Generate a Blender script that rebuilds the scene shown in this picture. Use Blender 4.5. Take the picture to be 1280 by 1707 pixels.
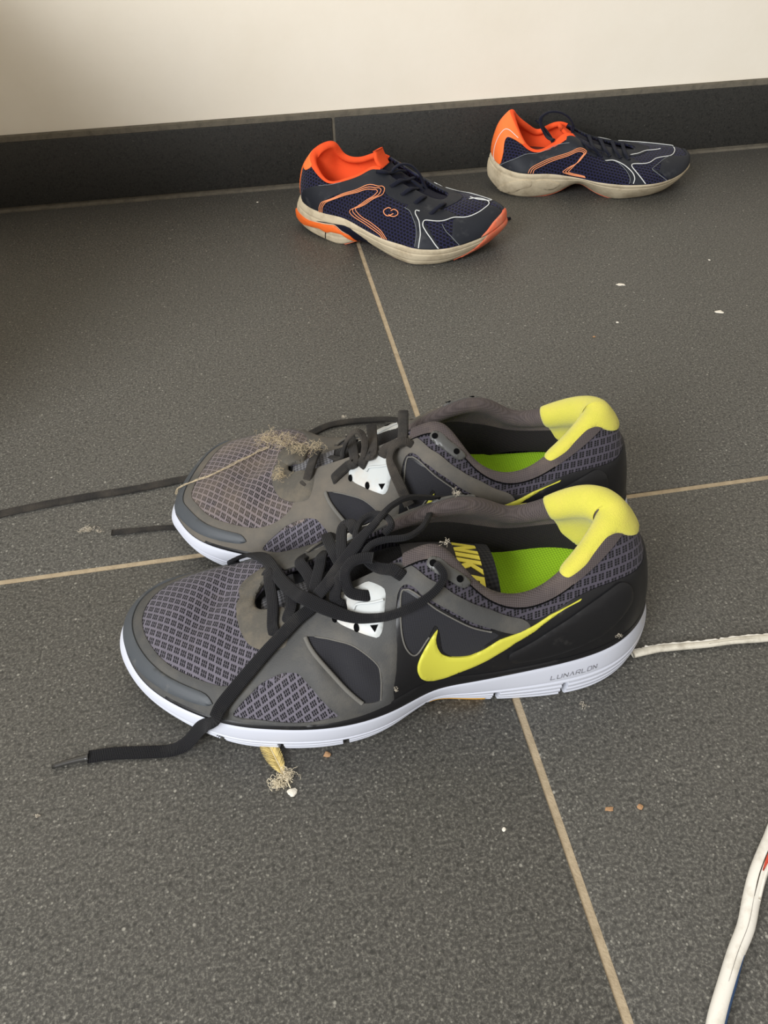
import bpy, bmesh, math, random
import numpy as np
from mathutils import Matrix, Vector
from mathutils.geometry import delaunay_2d_cdt

random.seed(7); rng = np.random.default_rng(7)
for _o in list(bpy.data.objects): bpy.data.objects.remove(_o)
scene = bpy.context.scene; COL = scene.collection

# ------------------------------------------------------------------ camera
cam_d = bpy.data.cameras.new('camera'); cam = bpy.data.objects.new('camera', cam_d); COL.objects.link(cam)
PITCH, ROLL, YAW = 0.75959, -0.02733, -0.15393
_f = Vector((-math.sin(YAW) * math.cos(PITCH), math.cos(YAW) * math.cos(PITCH), -math.sin(PITCH)))
_r = Vector((math.cos(YAW), math.sin(YAW), 0)); _u = _r.cross(_f)
_r2 = math.cos(ROLL) * _r + math.sin(ROLL) * _u; _u2 = -math.sin(ROLL) * _r + math.cos(ROLL) * _u
_m = Matrix((_r2, _u2, -_f)).transposed().to_4x4(); _m.translation = (-0.10054, -0.34953, 0.35155)
cam.matrix_world = _m
cam_d.sensor_fit = 'HORIZONTAL'; cam_d.sensor_width = 36; cam_d.lens = 36.0; cam_d.clip_start = .01
scene.camera = cam

# ------------------------------------------------------------------ world, light, exposure
world = bpy.data.worlds.new('world'); scene.world = world; world.use_nodes = True
_bg = world.node_tree.nodes['Background']; _bg.inputs[0].default_value = (1.0, .94, .86, 1); _bg.inputs[1].default_value = .60
def area(name, loc, target, sx, sy, power, col):
    d = bpy.data.lights.new(name, 'AREA'); d.shape = 'RECTANGLE'; d.size = sx; d.size_y = sy; d.energy = power; d.color = col
    o = bpy.data.objects.new(name, d); COL.objects.link(o); o.location = loc
    o.rotation_euler = (Vector(target) - Vector(loc)).to_track_quat('-Z', 'Y').to_euler(); return o
area('window_daylight', (-1.7, -1.6, 1.35), (0, .2, .1), 1.1, 1.4, 95, (.95, .97, 1.0))
vs = scene.view_settings; vs.view_transform = 'Standard'; vs.look = 'None'; vs.gamma = 1; vs.use_curve_mapping = False; vs.exposure = -0.08
scene.display_settings.display_device = 'sRGB'

# ------------------------------------------------------------------ helpers
def srgb(r, g, b):
    return tuple(((c / 255) / 12.92 if c / 255 <= .04045 else ((c / 255 + .055) / 1.055) ** 2.4) for c in (r, g, b)) + (1,)

class NT:
    """tiny node-tree writer"""
    def __init__(s, name):
        s.m = bpy.data.materials.new(name); s.m.use_nodes = True; s.t = s.m.node_tree; s.b = s.t.nodes['Principled BSDF']
    def n(s, typ, **kw):
        x = s.t.nodes.new(typ)
        for k, v in kw.items():
            if k.startswith('i_'):
                key = k[2:]; key = int(key) if key.isdigit() else key.replace('_', ' ')
                x.inputs[key].default_value = v
            else: setattr(x, k, v)
        return x
    def l(s, a, b): s.t.links.new(a, b)
    def math(s, op, a, b=None, c=None):
        x = s.n('ShaderNodeMath', operation=op)
        for i, v in enumerate((a, b, c)):
            if v is None: continue
            if isinstance(v, (int, float)): x.inputs[i].default_value = v
            else: s.l(v, x.inputs[i])
        return x.outputs[0]
    def mix(s, f, a, b):
        x = s.n('ShaderNodeMix', data_type='RGBA')
        for key, v in ((0, f), (6, a), (7, b)):
            if isinstance(v, (int, float, tuple)): x.inputs[key].default_value = v
            else: s.l(v, x.inputs[key])
        return x.outputs[2]
    def ramp(s, f, stops):
        x = s.n('ShaderNodeValToRGB'); e = x.color_ramp.elements
        while len(e) < len(stops): e.new(.5)
        for q, (p, c) in zip(e, stops): q.position = p; q.color = c if len(c) == 4 else tuple(c) + (1,)
        s.l(f, x.inputs[0]); return x.outputs[0]
    def noise(s, scale, detail=3, rough=.55, vec=None):
        x = s.n('ShaderNodeTexNoise'); x.inputs['Scale'].default_value = scale; x.inputs['Detail'].default_value = detail; x.inputs['Roughness'].default_value = rough
        s.l(vec if vec is not None else s.obj(), x.inputs['Vector']); return x.outputs[0]
    def obj(s):
        if not hasattr(s, '_tc'): s._tc = s.n('ShaderNodeTexCoord')
        return s._tc.outputs['Object']
    def uv(s):
        s.obj(); return s._tc.outputs['UV']
    def bump(s, h, strength=.5, dist=.001):
        x = s.n('ShaderNodeBump'); x.inputs['Strength'].default_value = strength; x.inputs['Distance'].default_value = dist
        s.l(h, x.inputs['Height']); s.l(x.outputs[0], s.b.inputs['Normal'])
    def set(s, rough=.6, spec=.5, sheen=0, col=None):
        s.b.inputs['Roughness'].default_value = rough; s.b.inputs['Specular IOR Level'].default_value = spec
        s.b.inputs['Sheen Weight'].default_value = sheen
        if col is not None:
            if isinstance(col, tuple): s.b.inputs['Base Color'].default_value = col
            else: s.l(col, s.b.inputs['Base Color'])
        return s.m

MATS = {}
def plain(name, rgb, rough=.6, spec=.4, dirt=None, dscale=60, dlo=.45, dhi=.75, bump=0, bscale=900, sheen=0, vary=.12):
    t = NT(name); c = srgb(*rgb)
    f = t.noise(dscale * .5, 4); c2 = tuple(min(1, x * (1 + vary)) for x in c[:3]) + (1,); c1 = tuple(x * (1 - vary) for x in c[:3]) + (1,)
    col = t.mix(f, c1, c2)
    if dirt is not None:
        g = t.noise(dscale, 5, .65); g = t.ramp(g, [(dlo, (0, 0, 0)), (dhi, (1, 1, 1))]); col = t.mix(g, col, srgb(*dirt))
    if bump: t.bump(t.noise(bscale, 2), bump, .0006)
    MATS[name] = t.set(rough, spec, sheen, col); return MATS[name]

def mesh_obj(name, V, Fc, mat, parent=None, uv=None, smooth=True, sharp=None):
    me = bpy.data.meshes.new(name); V = np.asarray(V, float)
    me.from_pydata(V.tolist(), [], [tuple(int(i) for i in f) for f in Fc]); me.update()
    if uv is not None:
        l = me.uv_layers.new(name='UVMap'); vi = np.zeros(len(me.loops), dtype=np.int32); me.loops.foreach_get('vertex_index', vi)
        l.data.foreach_set('uv', np.asarray(uv, np.float32)[vi].ravel())
    if smooth:
        me.polygons.foreach_set('use_smooth', np.ones(len(me.polygons), bool))
        if sharp: me.set_sharp_from_angle(angle=math.radians(sharp))
    if mat is not None: me.materials.append(MATS[mat] if isinstance(mat, str) else mat)
    o = bpy.data.objects.new(name, me); COL.objects.link(o)
    if parent is not None: o.parent = parent
    return o

def thing(name, label, cat, loc=(0, 0, 0), rz=0, group=None):
    o = bpy.data.objects.new(name, None); COL.objects.link(o); o.location = loc; o.rotation_euler = (0, 0, rz); o.empty_display_size = .02
    o['label'] = label; o['category'] = cat
    if group: o['group'] = group
    return o
def tag(o, label, cat, group=None):
    o['label'] = label; o['category'] = cat
    if group: o['group'] = group
    return o

def grid_faces(a, b, closed_a=False, closed_b=False, flip=False):
    F = []
    for i in range(a if closed_a else a - 1):
        for j in range(b if closed_b else b - 1):
            i2 = (i + 1) % a; j2 = (j + 1) % b
            f = (i * b + j, i2 * b + j, i2 * b + j2, i * b + j2)
            F.append(f[::-1] if flip else f)
    return F

def catmull(P, n):
    """smooth curve through P (k,d), n samples per segment"""
    P = np.asarray(P, float)
    if len(P) == 2: return P[0] + np.linspace(0, 1, n + 1)[:, None] * (P[1] - P[0])
    Q = np.vstack([2 * P[0] - P[1], P, 2 * P[-1] - P[-2]]); out = []
    for i in range(1, len(Q) - 2):
        u = np.linspace(0, 1, n, endpoint=False)[:, None]
        a, b, c, d = Q[i - 1], Q[i], Q[i + 1], Q[i + 2]
        out.append(.5 * (2 * b + (c - a) * u + (2 * a - 5 * b + 4 * c - d) * u ** 2 + (3 * b - a - 3 * c + d) * u ** 3))
    out.append(P[-1:]); return np.vstack(out)

def sweep(P, width, thick, up=None, n=6, sides=10, taper=None, power=2.6):
    """ribbon or cord along P; up = one vector or one per point; returns verts, faces, uv"""
    P = np.asarray(P, float); C0 = catmull(P, n); k = len(C0)
    T = np.gradient(C0, axis=0); T /= np.linalg.norm(T, axis=1)[:, None] + 1e-12
    if up is None: up = (0, 0, 1)
    up = np.asarray(up, float)
    U = np.tile(up, (k, 1)) if up.ndim == 1 else catmull(up, n)
    U = U - (U * T).sum(1)[:, None] * T; U /= np.linalg.norm(U, axis=1)[:, None] + 1e-9
    B = np.cross(T, U)
    w = np.asarray(width, float); w = np.full(k, float(w)) if w.ndim == 0 else catmull(np.stack([w, w], 1), n)[:, 0]
    h = np.asarray(thick, float); h = np.full(k, float(h)) if h.ndim == 0 else catmull(np.stack([h, h], 1), n)[:, 0]
    a = np.linspace(0, 2 * np.pi, sides, endpoint=False); ca, sa = np.cos(a), np.sin(a)
    x = np.sign(ca) * np.abs(ca) ** (2 / power); y = np.sign(sa) * np.abs(sa) ** (2 / power)
    V = C0[:, None] + B[:, None] * (x[None, :, None] * w[:, None, None] / 2) + U[:, None] * (y[None, :, None] * h[:, None, None] / 2)
    s = np.concatenate([[0], np.cumsum(np.linalg.norm(np.diff(C0, axis=0), axis=1))])
    uv = np.stack([np.repeat(s, sides), (x[None] * w[:, None] / 2).ravel()], 1)
    V = V.reshape(-1, 3); F = grid_faces(k, sides, closed_b=True, flip=True)
    F.append(tuple(range(sides))[::-1] if False else tuple(range(sides))); F.append(tuple(range((k - 1) * sides, k * sides))[::-1])
    return V, F, uv

def join(parts):
    V, F, U, o = [], [], [], 0
    for v, f, u in parts:
        V.append(v); U.append(u if u is not None else np.zeros((len(v), 2))); F += [tuple(i + o for i in q) for q in f]; o += len(v)
    return np.vstack(V), F, np.vstack(U)
def _periodic_basis(ts, n=4001):
    """cardinal periodic C2 cubic spline basis sampled on n points"""
    m = len(ts); h = np.diff(np.append(ts, ts[0] + 1.0))
    A = np.zeros((m, m)); R = np.zeros((m, m))
    for i in range(m):
        a = h[i - 1]; b = h[i]; p = (i - 1) % m; q = (i + 1) % m
        A[i, p] += b; A[i, i] += 2 * (a + b); A[i, q] += a
        R[i, p] += -3 * b / a; R[i, i] += 3 * b / a - 3 * a / b; R[i, q] += 3 * a / b
    S = np.linalg.solve(A, R)
    I = np.eye(m); g = np.linspace(0, 1, n) + ts[0]; out = np.zeros((n, m))
    k = np.clip(np.searchsorted(ts, g, side='right') - 1, 0, m - 1)
    for j in range(n):
        i = k[j]; q = (i + 1) % m; u = (g[j] - ts[i]) / h[i]
        out[j] = ((1 + 2 * u) * (1 - u) ** 2 * I[i] + u * (1 - u) ** 2 * h[i] * S[i]
                  + u * u * (3 - 2 * u) * I[q] + u * u * (u - 1) * h[i] * S[q])
    return out


def _natural_basis(m, n=801):
    A = np.zeros((m, m)); R = np.zeros((m, m)); I = np.eye(m)
    A[0, 0] = 2; A[0, 1] = 1; R[0] = 3 * (I[1] - I[0])
    A[-1, -1] = 2; A[-1, -2] = 1; R[-1] = 3 * (I[-1] - I[-2])
    for i in range(1, m - 1):
        A[i, i - 1] = 1; A[i, i] = 4; A[i, i + 1] = 1; R[i] = 3 * (I[i + 1] - I[i - 1])
    S = np.linalg.solve(A, R); g = np.linspace(0, m - 1, n); out = np.zeros((n, m))
    k = np.minimum(g.astype(int), m - 2)
    for j in range(n):
        i = k[j]; u = g[j] - i
        out[j] = ((1 + 2 * u) * (1 - u) ** 2 * I[i] + u * (1 - u) ** 2 * S[i]
                  + u * u * (3 - 2 * u) * I[i + 1] + u * u * (u - 1) * S[i + 1])
    return out


def _lerp(tab, x):
    x = np.clip(x, 0, 1) * (len(tab) - 1); i = np.minimum(x.astype(int), len(tab) - 2); f = (x - i)
    return tab[i] * (1 - f)[:, None] + tab[i + 1] * f[:, None]


class Shell:
    """shoe upper as a ring: t runs round the foot (0 heel, .5 toe), w runs from the sole (0)
    over the outside to the opening (1), over the rolled rim (1.5) and down the lining (2.5)"""

    def __init__(self, stations, dents=()):
        self.ts = np.array([s['t'] for s in stations])
        self.ctrl = np.array([s['p'] for s in stations], float)          # m,5,3
        self.rad = np.array([s['r'] for s in stations], float)
        self.ins = np.array([s['i'] for s in stations], float)
        self.tb = _periodic_basis(self.ts); self.wb = _natural_basis(self.ctrl.shape[1])
        self.dents = dents

    def _out(self, t, w):
        bt = _lerp(self.tb, (t - self.ts[0]) % 1.0); bw = _lerp(self.wb, np.clip(w, 0, 1))
        p = np.einsum('ni,ijk,nj->nk', bt, self.ctrl, bw)
        return p

    def _frame(self, t, w):
        e = 1e-3; wc = np.clip(w, .002, .998)
        dt = self._out(t + e, wc) - self._out(t - e, wc)
        dw = self._out(t, np.minimum(wc + e * 2, 1)) - self._out(t, np.maximum(wc - e * 2, 0))
        n = np.cross(dw, dt); n /= np.linalg.norm(n, axis=1)[:, None] + 1e-12
        dw = dw / (np.linalg.norm(dw, axis=1)[:, None] + 1e-12)
        return n, dw

    def pos(self, t, w, h=0.0):
        t = np.atleast_1d(np.asarray(t, float)); w = np.atleast_1d(np.asarray(w, float)); t, w = np.broadcast_arrays(t, w)
        h = np.broadcast_to(np.asarray(h, float), t.shape)
        P = self._out(t, w); n, d = self._frame(t, w); N = n.copy()
        k = w > 1
        if k.any():
            tt = t[k]; ww = w[k]; O = P[k]; nn = n[k]; dd = d[k]
            bt = _lerp(self.tb, (tt - self.ts[0]) % 1.0); r = (bt @ self.rad)[:, None]; I = bt @ self.ins
            c = O - nn * r
            phi = np.clip((ww - 1) / .5, 0, 1)[:, None] * np.pi
            q = c + r * (nn * np.cos(phi) + dd * np.sin(phi)); qn = nn * np.cos(phi) + dd * np.sin(phi)
            s = np.clip(ww - 1.5, 0, 1)[:, None]; e0 = c - nn * r; L = np.linalg.norm(I - e0, axis=1)[:, None]
            b1 = e0 - dd * L * .45; b2 = I + (e0 - I) * .35
            inn = (1 - s) ** 3 * e0 + 3 * s * (1 - s) ** 2 * b1 + 3 * s * s * (1 - s) * b2 + s ** 3 * I
            m = (ww > 1.5)[:, None]
            P = P.copy(); P[k] = np.where(m, inn, q); N[k] = np.where(m, -nn, qn)
        for (c, ax, la, r, dep) in self.dents:
            v = P - np.array(c); ax = np.array(ax, float); ax /= np.linalg.norm(ax); al = v @ ax
            pe = ((v - al[:, None] * ax) ** 2).sum(1)
            P = P - N * (dep * np.exp(-(al / la) ** 2 - pe / r ** 2))[:, None]
        return P + N * h[:, None], N
def runner_stations():
    def S(t, p, r, i): return dict(t=t, p=p, r=r, i=i)
    T = [0, .045, .10, .155, .195, .235, .28, .325, .37, .41, .445, .475]
    L = [
     S(T[0], [(.010,.004,.030),(.0125,.004,.047),(.0165,.004,.065),(.0225,.004,.080),(.0315,.004,.0925)], .0065, (.024,.004,.046)),
     S(T[1], [(.020,.026,.030),(.021,.027,.047),(.0240,.026,.062),(.0290,.023,.077),(.0395,.0165,.0885)], .0065, (.036,.019,.046)),
     S(T[2], [(.046,.041,.029),(.048,.0415,.042),(.051,.040,.055),(.055,.036,.067),(.0605,.0300,.076)], .0050, (.058,.029,.045)),
     S(T[3], [(.085,.0475,.029),(.0855,.047,.040),(.086,.045,.050),(.087,.042,.059),(.0875,.0350,.0665)], .0038, (.087,.032,.043)),
     S(T[4], [(.112,.0495,.028),(.111,.049,.042),(.110,.046,.056),(.109,.041,.068),(.1080,.0310,.0765)], .0034, (.108,.033,.041)),
     S(T[5], [(.132,.051,.026),(.132,.050,.043),(.131,.045,.062),(.129,.036,.079),(.1260,.0205,.0920)], .0032, (.128,.030,.043)),
     S(T[6], [(.155,.060,.025),(.155,.058,.038),(.155,.051,.053),(.155,.040,.067),(.1545,.0180,.0800)], .0012, (.154,.022,.072)),
     S(T[7], [(.183,.064,.024),(.184,.0615,.034),(.185,.054,.045),(.187,.042,.055),(.1880,.0170,.0635)], .0012, (.188,.021,.057)),
     S(T[8], [(.212,.0605,.023),(.211,.057,.032),(.210,.048,.041),(.210,.036,.048),(.2070,.0145,.0545)], .0012, (.206,.018,.049)),
     S(T[9], [(.240,.0515,.022),(.237,.047,.030),(.232,.039,.037),(.226,.029,.043),(.2130,.0125,.0515)], .0012, (.211,.015,.046)),
     S(T[10],[(.268,.033,.022),(.263,.030,.0295),(.254,.025,.0365),(.240,.018,.043),(.2160,.0095,.0505)], .0012, (.212,.010,.045)),
     S(T[11],[(.283,.013,.0225),(.277,.0115,.030),(.265,.010,.037),(.245,.0085,.043),(.2170,.0075,.0500)], .0012, (.212,.007,.045)),
     S(.5,   [(.289,-.008,.023),(.2825,-.007,.0305),(.269,-.004,.0375),(.248,.000,.044),(.2175,.0050,.0500)], .0012, (.212,.005,.045)),
    ]
    M = [
     S(1-T[11],[(.283,-.028,.023),(.277,-.025,.0305),(.265,-.018,.038),(.245,-.009,.0445),(.2170,.0020,.0500)], .0012, (.212,.003,.045)),
     S(1-T[10],[(.262,-.040,.022),(.257,-.036,.031),(.249,-.028,.0395),(.237,-.017,.0455),(.2160,-.0005,.0505)], .0012, (.212,.000,.045)),
     S(1-T[9], [(.232,-.0405,.022),(.230,-.038,.032),(.227,-.032,.042),(.222,-.020,.048),(.2130,-.0035,.0520)], .0012, (.211,-.005,.046)),
     S(1-T[8], [(.205,-.0395,.022),(.205,-.038,.034),(.2055,-.033,.0455),(.207,-.022,.052),(.2070,-.0065,.0560)], .0012, (.206,-.009,.049)),
     S(1-T[7], [(.18,-.036,.023),(.18,-.035,.037),(.182,-.031,.051),(.184,-.021,.059),(.1870,-.0085,.0635)], .0012, (.188,-.011,.056)),
     S(1-T[6], [(.150,-.030,.026),(.150,-.031,.043),(.151,-.029,.059),(.152,-.022,.071),(.1530,-.0105,.0780)], .0012, (.153,-.014,.070)),
     S(1-T[5], [(.122,-.026,.028),(.121,-.030,.046),(.119,-.031,.063),(.117,-.028,.077),(.1150,-.0200,.0855)], .0032, (.120,-.019,.043)),
     S(1-T[3], [(.085,-.028,.029),(.084,-.032,.043),(.082,-.034,.055),(.081,-.033,.064),(.0795,-.0265,.0710)], .0038, (.085,-.019,.043)),
     S(1-T[2], [(.048,-.029,.029),(.049,-.032,.045),(.052,-.032,.058),(.055,-.029,.070),(.0590,-.0230,.0785)], .0050, (.058,-.018,.045)),
     S(1-T[1], [(.021,-.016,.030),(.022,-.018,.047),(.025,-.018,.062),(.030,-.016,.079),(.0400,-.0110,.0925)], .0065, (.036,-.010,.046)),
    ]
    return L + M

# midsole outline at the ground, one point per station
RUNNER_BOTTOM = [(.007,.004,.009),(.017,.026,.004),(.046,.0430,.0),(.085,.0450,.0),(.112,.0425,.001),(.132,.0430,.004),(.155,.0545,.001),(.183,.0603,.0),(.212,.0580,.0),
     (.240,.0500,.002),(.268,.0315,.006),(.285,.0115,.009),(.2925,-.008,.011),
     (.286,-.027,.010),(.264,-.039,.007),(.232,-.0395,.002),(.205,-.0385,.0),(.18,-.0345,.0),(.150,-.0275,.0),(.122,-.0235,.001),(.085,-.0270,.0),(.048,-.0285,.0),(.018,-.016,.004)]
RUNNER_DENTS = [((.237,-.006,.043),(.55,.8,0),.018,.008,.0055),((.226,.016,.043),(.3,1,0),.008,.006,.002)]

def rear_stations():
    """the other foot: toe tip to the inner side, outer collar a little lower"""
    S = runner_stations()
    for k, dy, dx in ((12, .010, .0), (11, .007, .002), (10, .004, .002), (13, .008, -.003), (14, .006, -.002)):
        for j, f in enumerate((1, 1, .8, .4, 0)): S[k]['p'][j] = (S[k]['p'][j][0] + dx * f, S[k]['p'][j][1] + dy * f, S[k]['p'][j][2])
    for k, dy in ((13, -.016), (14, -.018), (15, -.014), (16, -.007)):
        for j, f in enumerate((1, 1, .9, .5, 0)): S[k]['p'][j] = (S[k]['p'][j][0], S[k]['p'][j][1] + dy * f, S[k]['p'][j][2])
    for k, dy in ((6, -.003), (7, -.0045), (8, -.0045), (9, -.002)):
        for j, f in enumerate((1, .8, .5, .2, 0)): S[k]['p'][j] = (S[k]['p'][j][0], S[k]['p'][j][1] + dy * f, S[k]['p'][j][2])
    for k, dz in ((16, -.004), (17, -.009), (18, -.010), (19, -.006)):
        for j, f in enumerate((0, .3, .8, 1.0, 1)): S[k]['p'][j] = S[k]['p'][j][:2] + (S[k]['p'][j][2] + dz * f,)
    for k in (14, 15, 16, 17, 18):
        S[k]['p'][4] = (S[k]['p'][4][0], S[k]['p'][4][1] + (.003, .006, .009, .010, .008)[k - 14], S[k]['p'][4][2]); S[k]['i'] = (S[k]['i'][0], S[k]['i'][1] + .008, S[k]['i'][2])
    for k, dz in ((21, -.005), (22, -.005), (20, -.002)):
        for j, f in enumerate((0, 0, .3, .7, 1)): S[k]['p'][j] = S[k]['p'][j][:2] + (S[k]['p'][j][2] + dz * f,)
    return S
REAR_BOTTOM = [list(q) for q in RUNNER_BOTTOM]
for _k, _dy, _dx in ((12, .010, .0), (11, .007, .002), (10, .004, .002), (13, .008, -.003), (14, .006, -.002)): REAR_BOTTOM[_k][1] += _dy; REAR_BOTTOM[_k][0] += _dx
for _k, _dy in ((13, -.016), (14, -.018), (15, -.014), (16, -.007)): REAR_BOTTOM[_k][1] += _dy
for _k, _dy in ((6, -.003), (7, -.0045), (8, -.0045), (9, -.002)): REAR_BOTTOM[_k][1] += _dy
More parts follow.
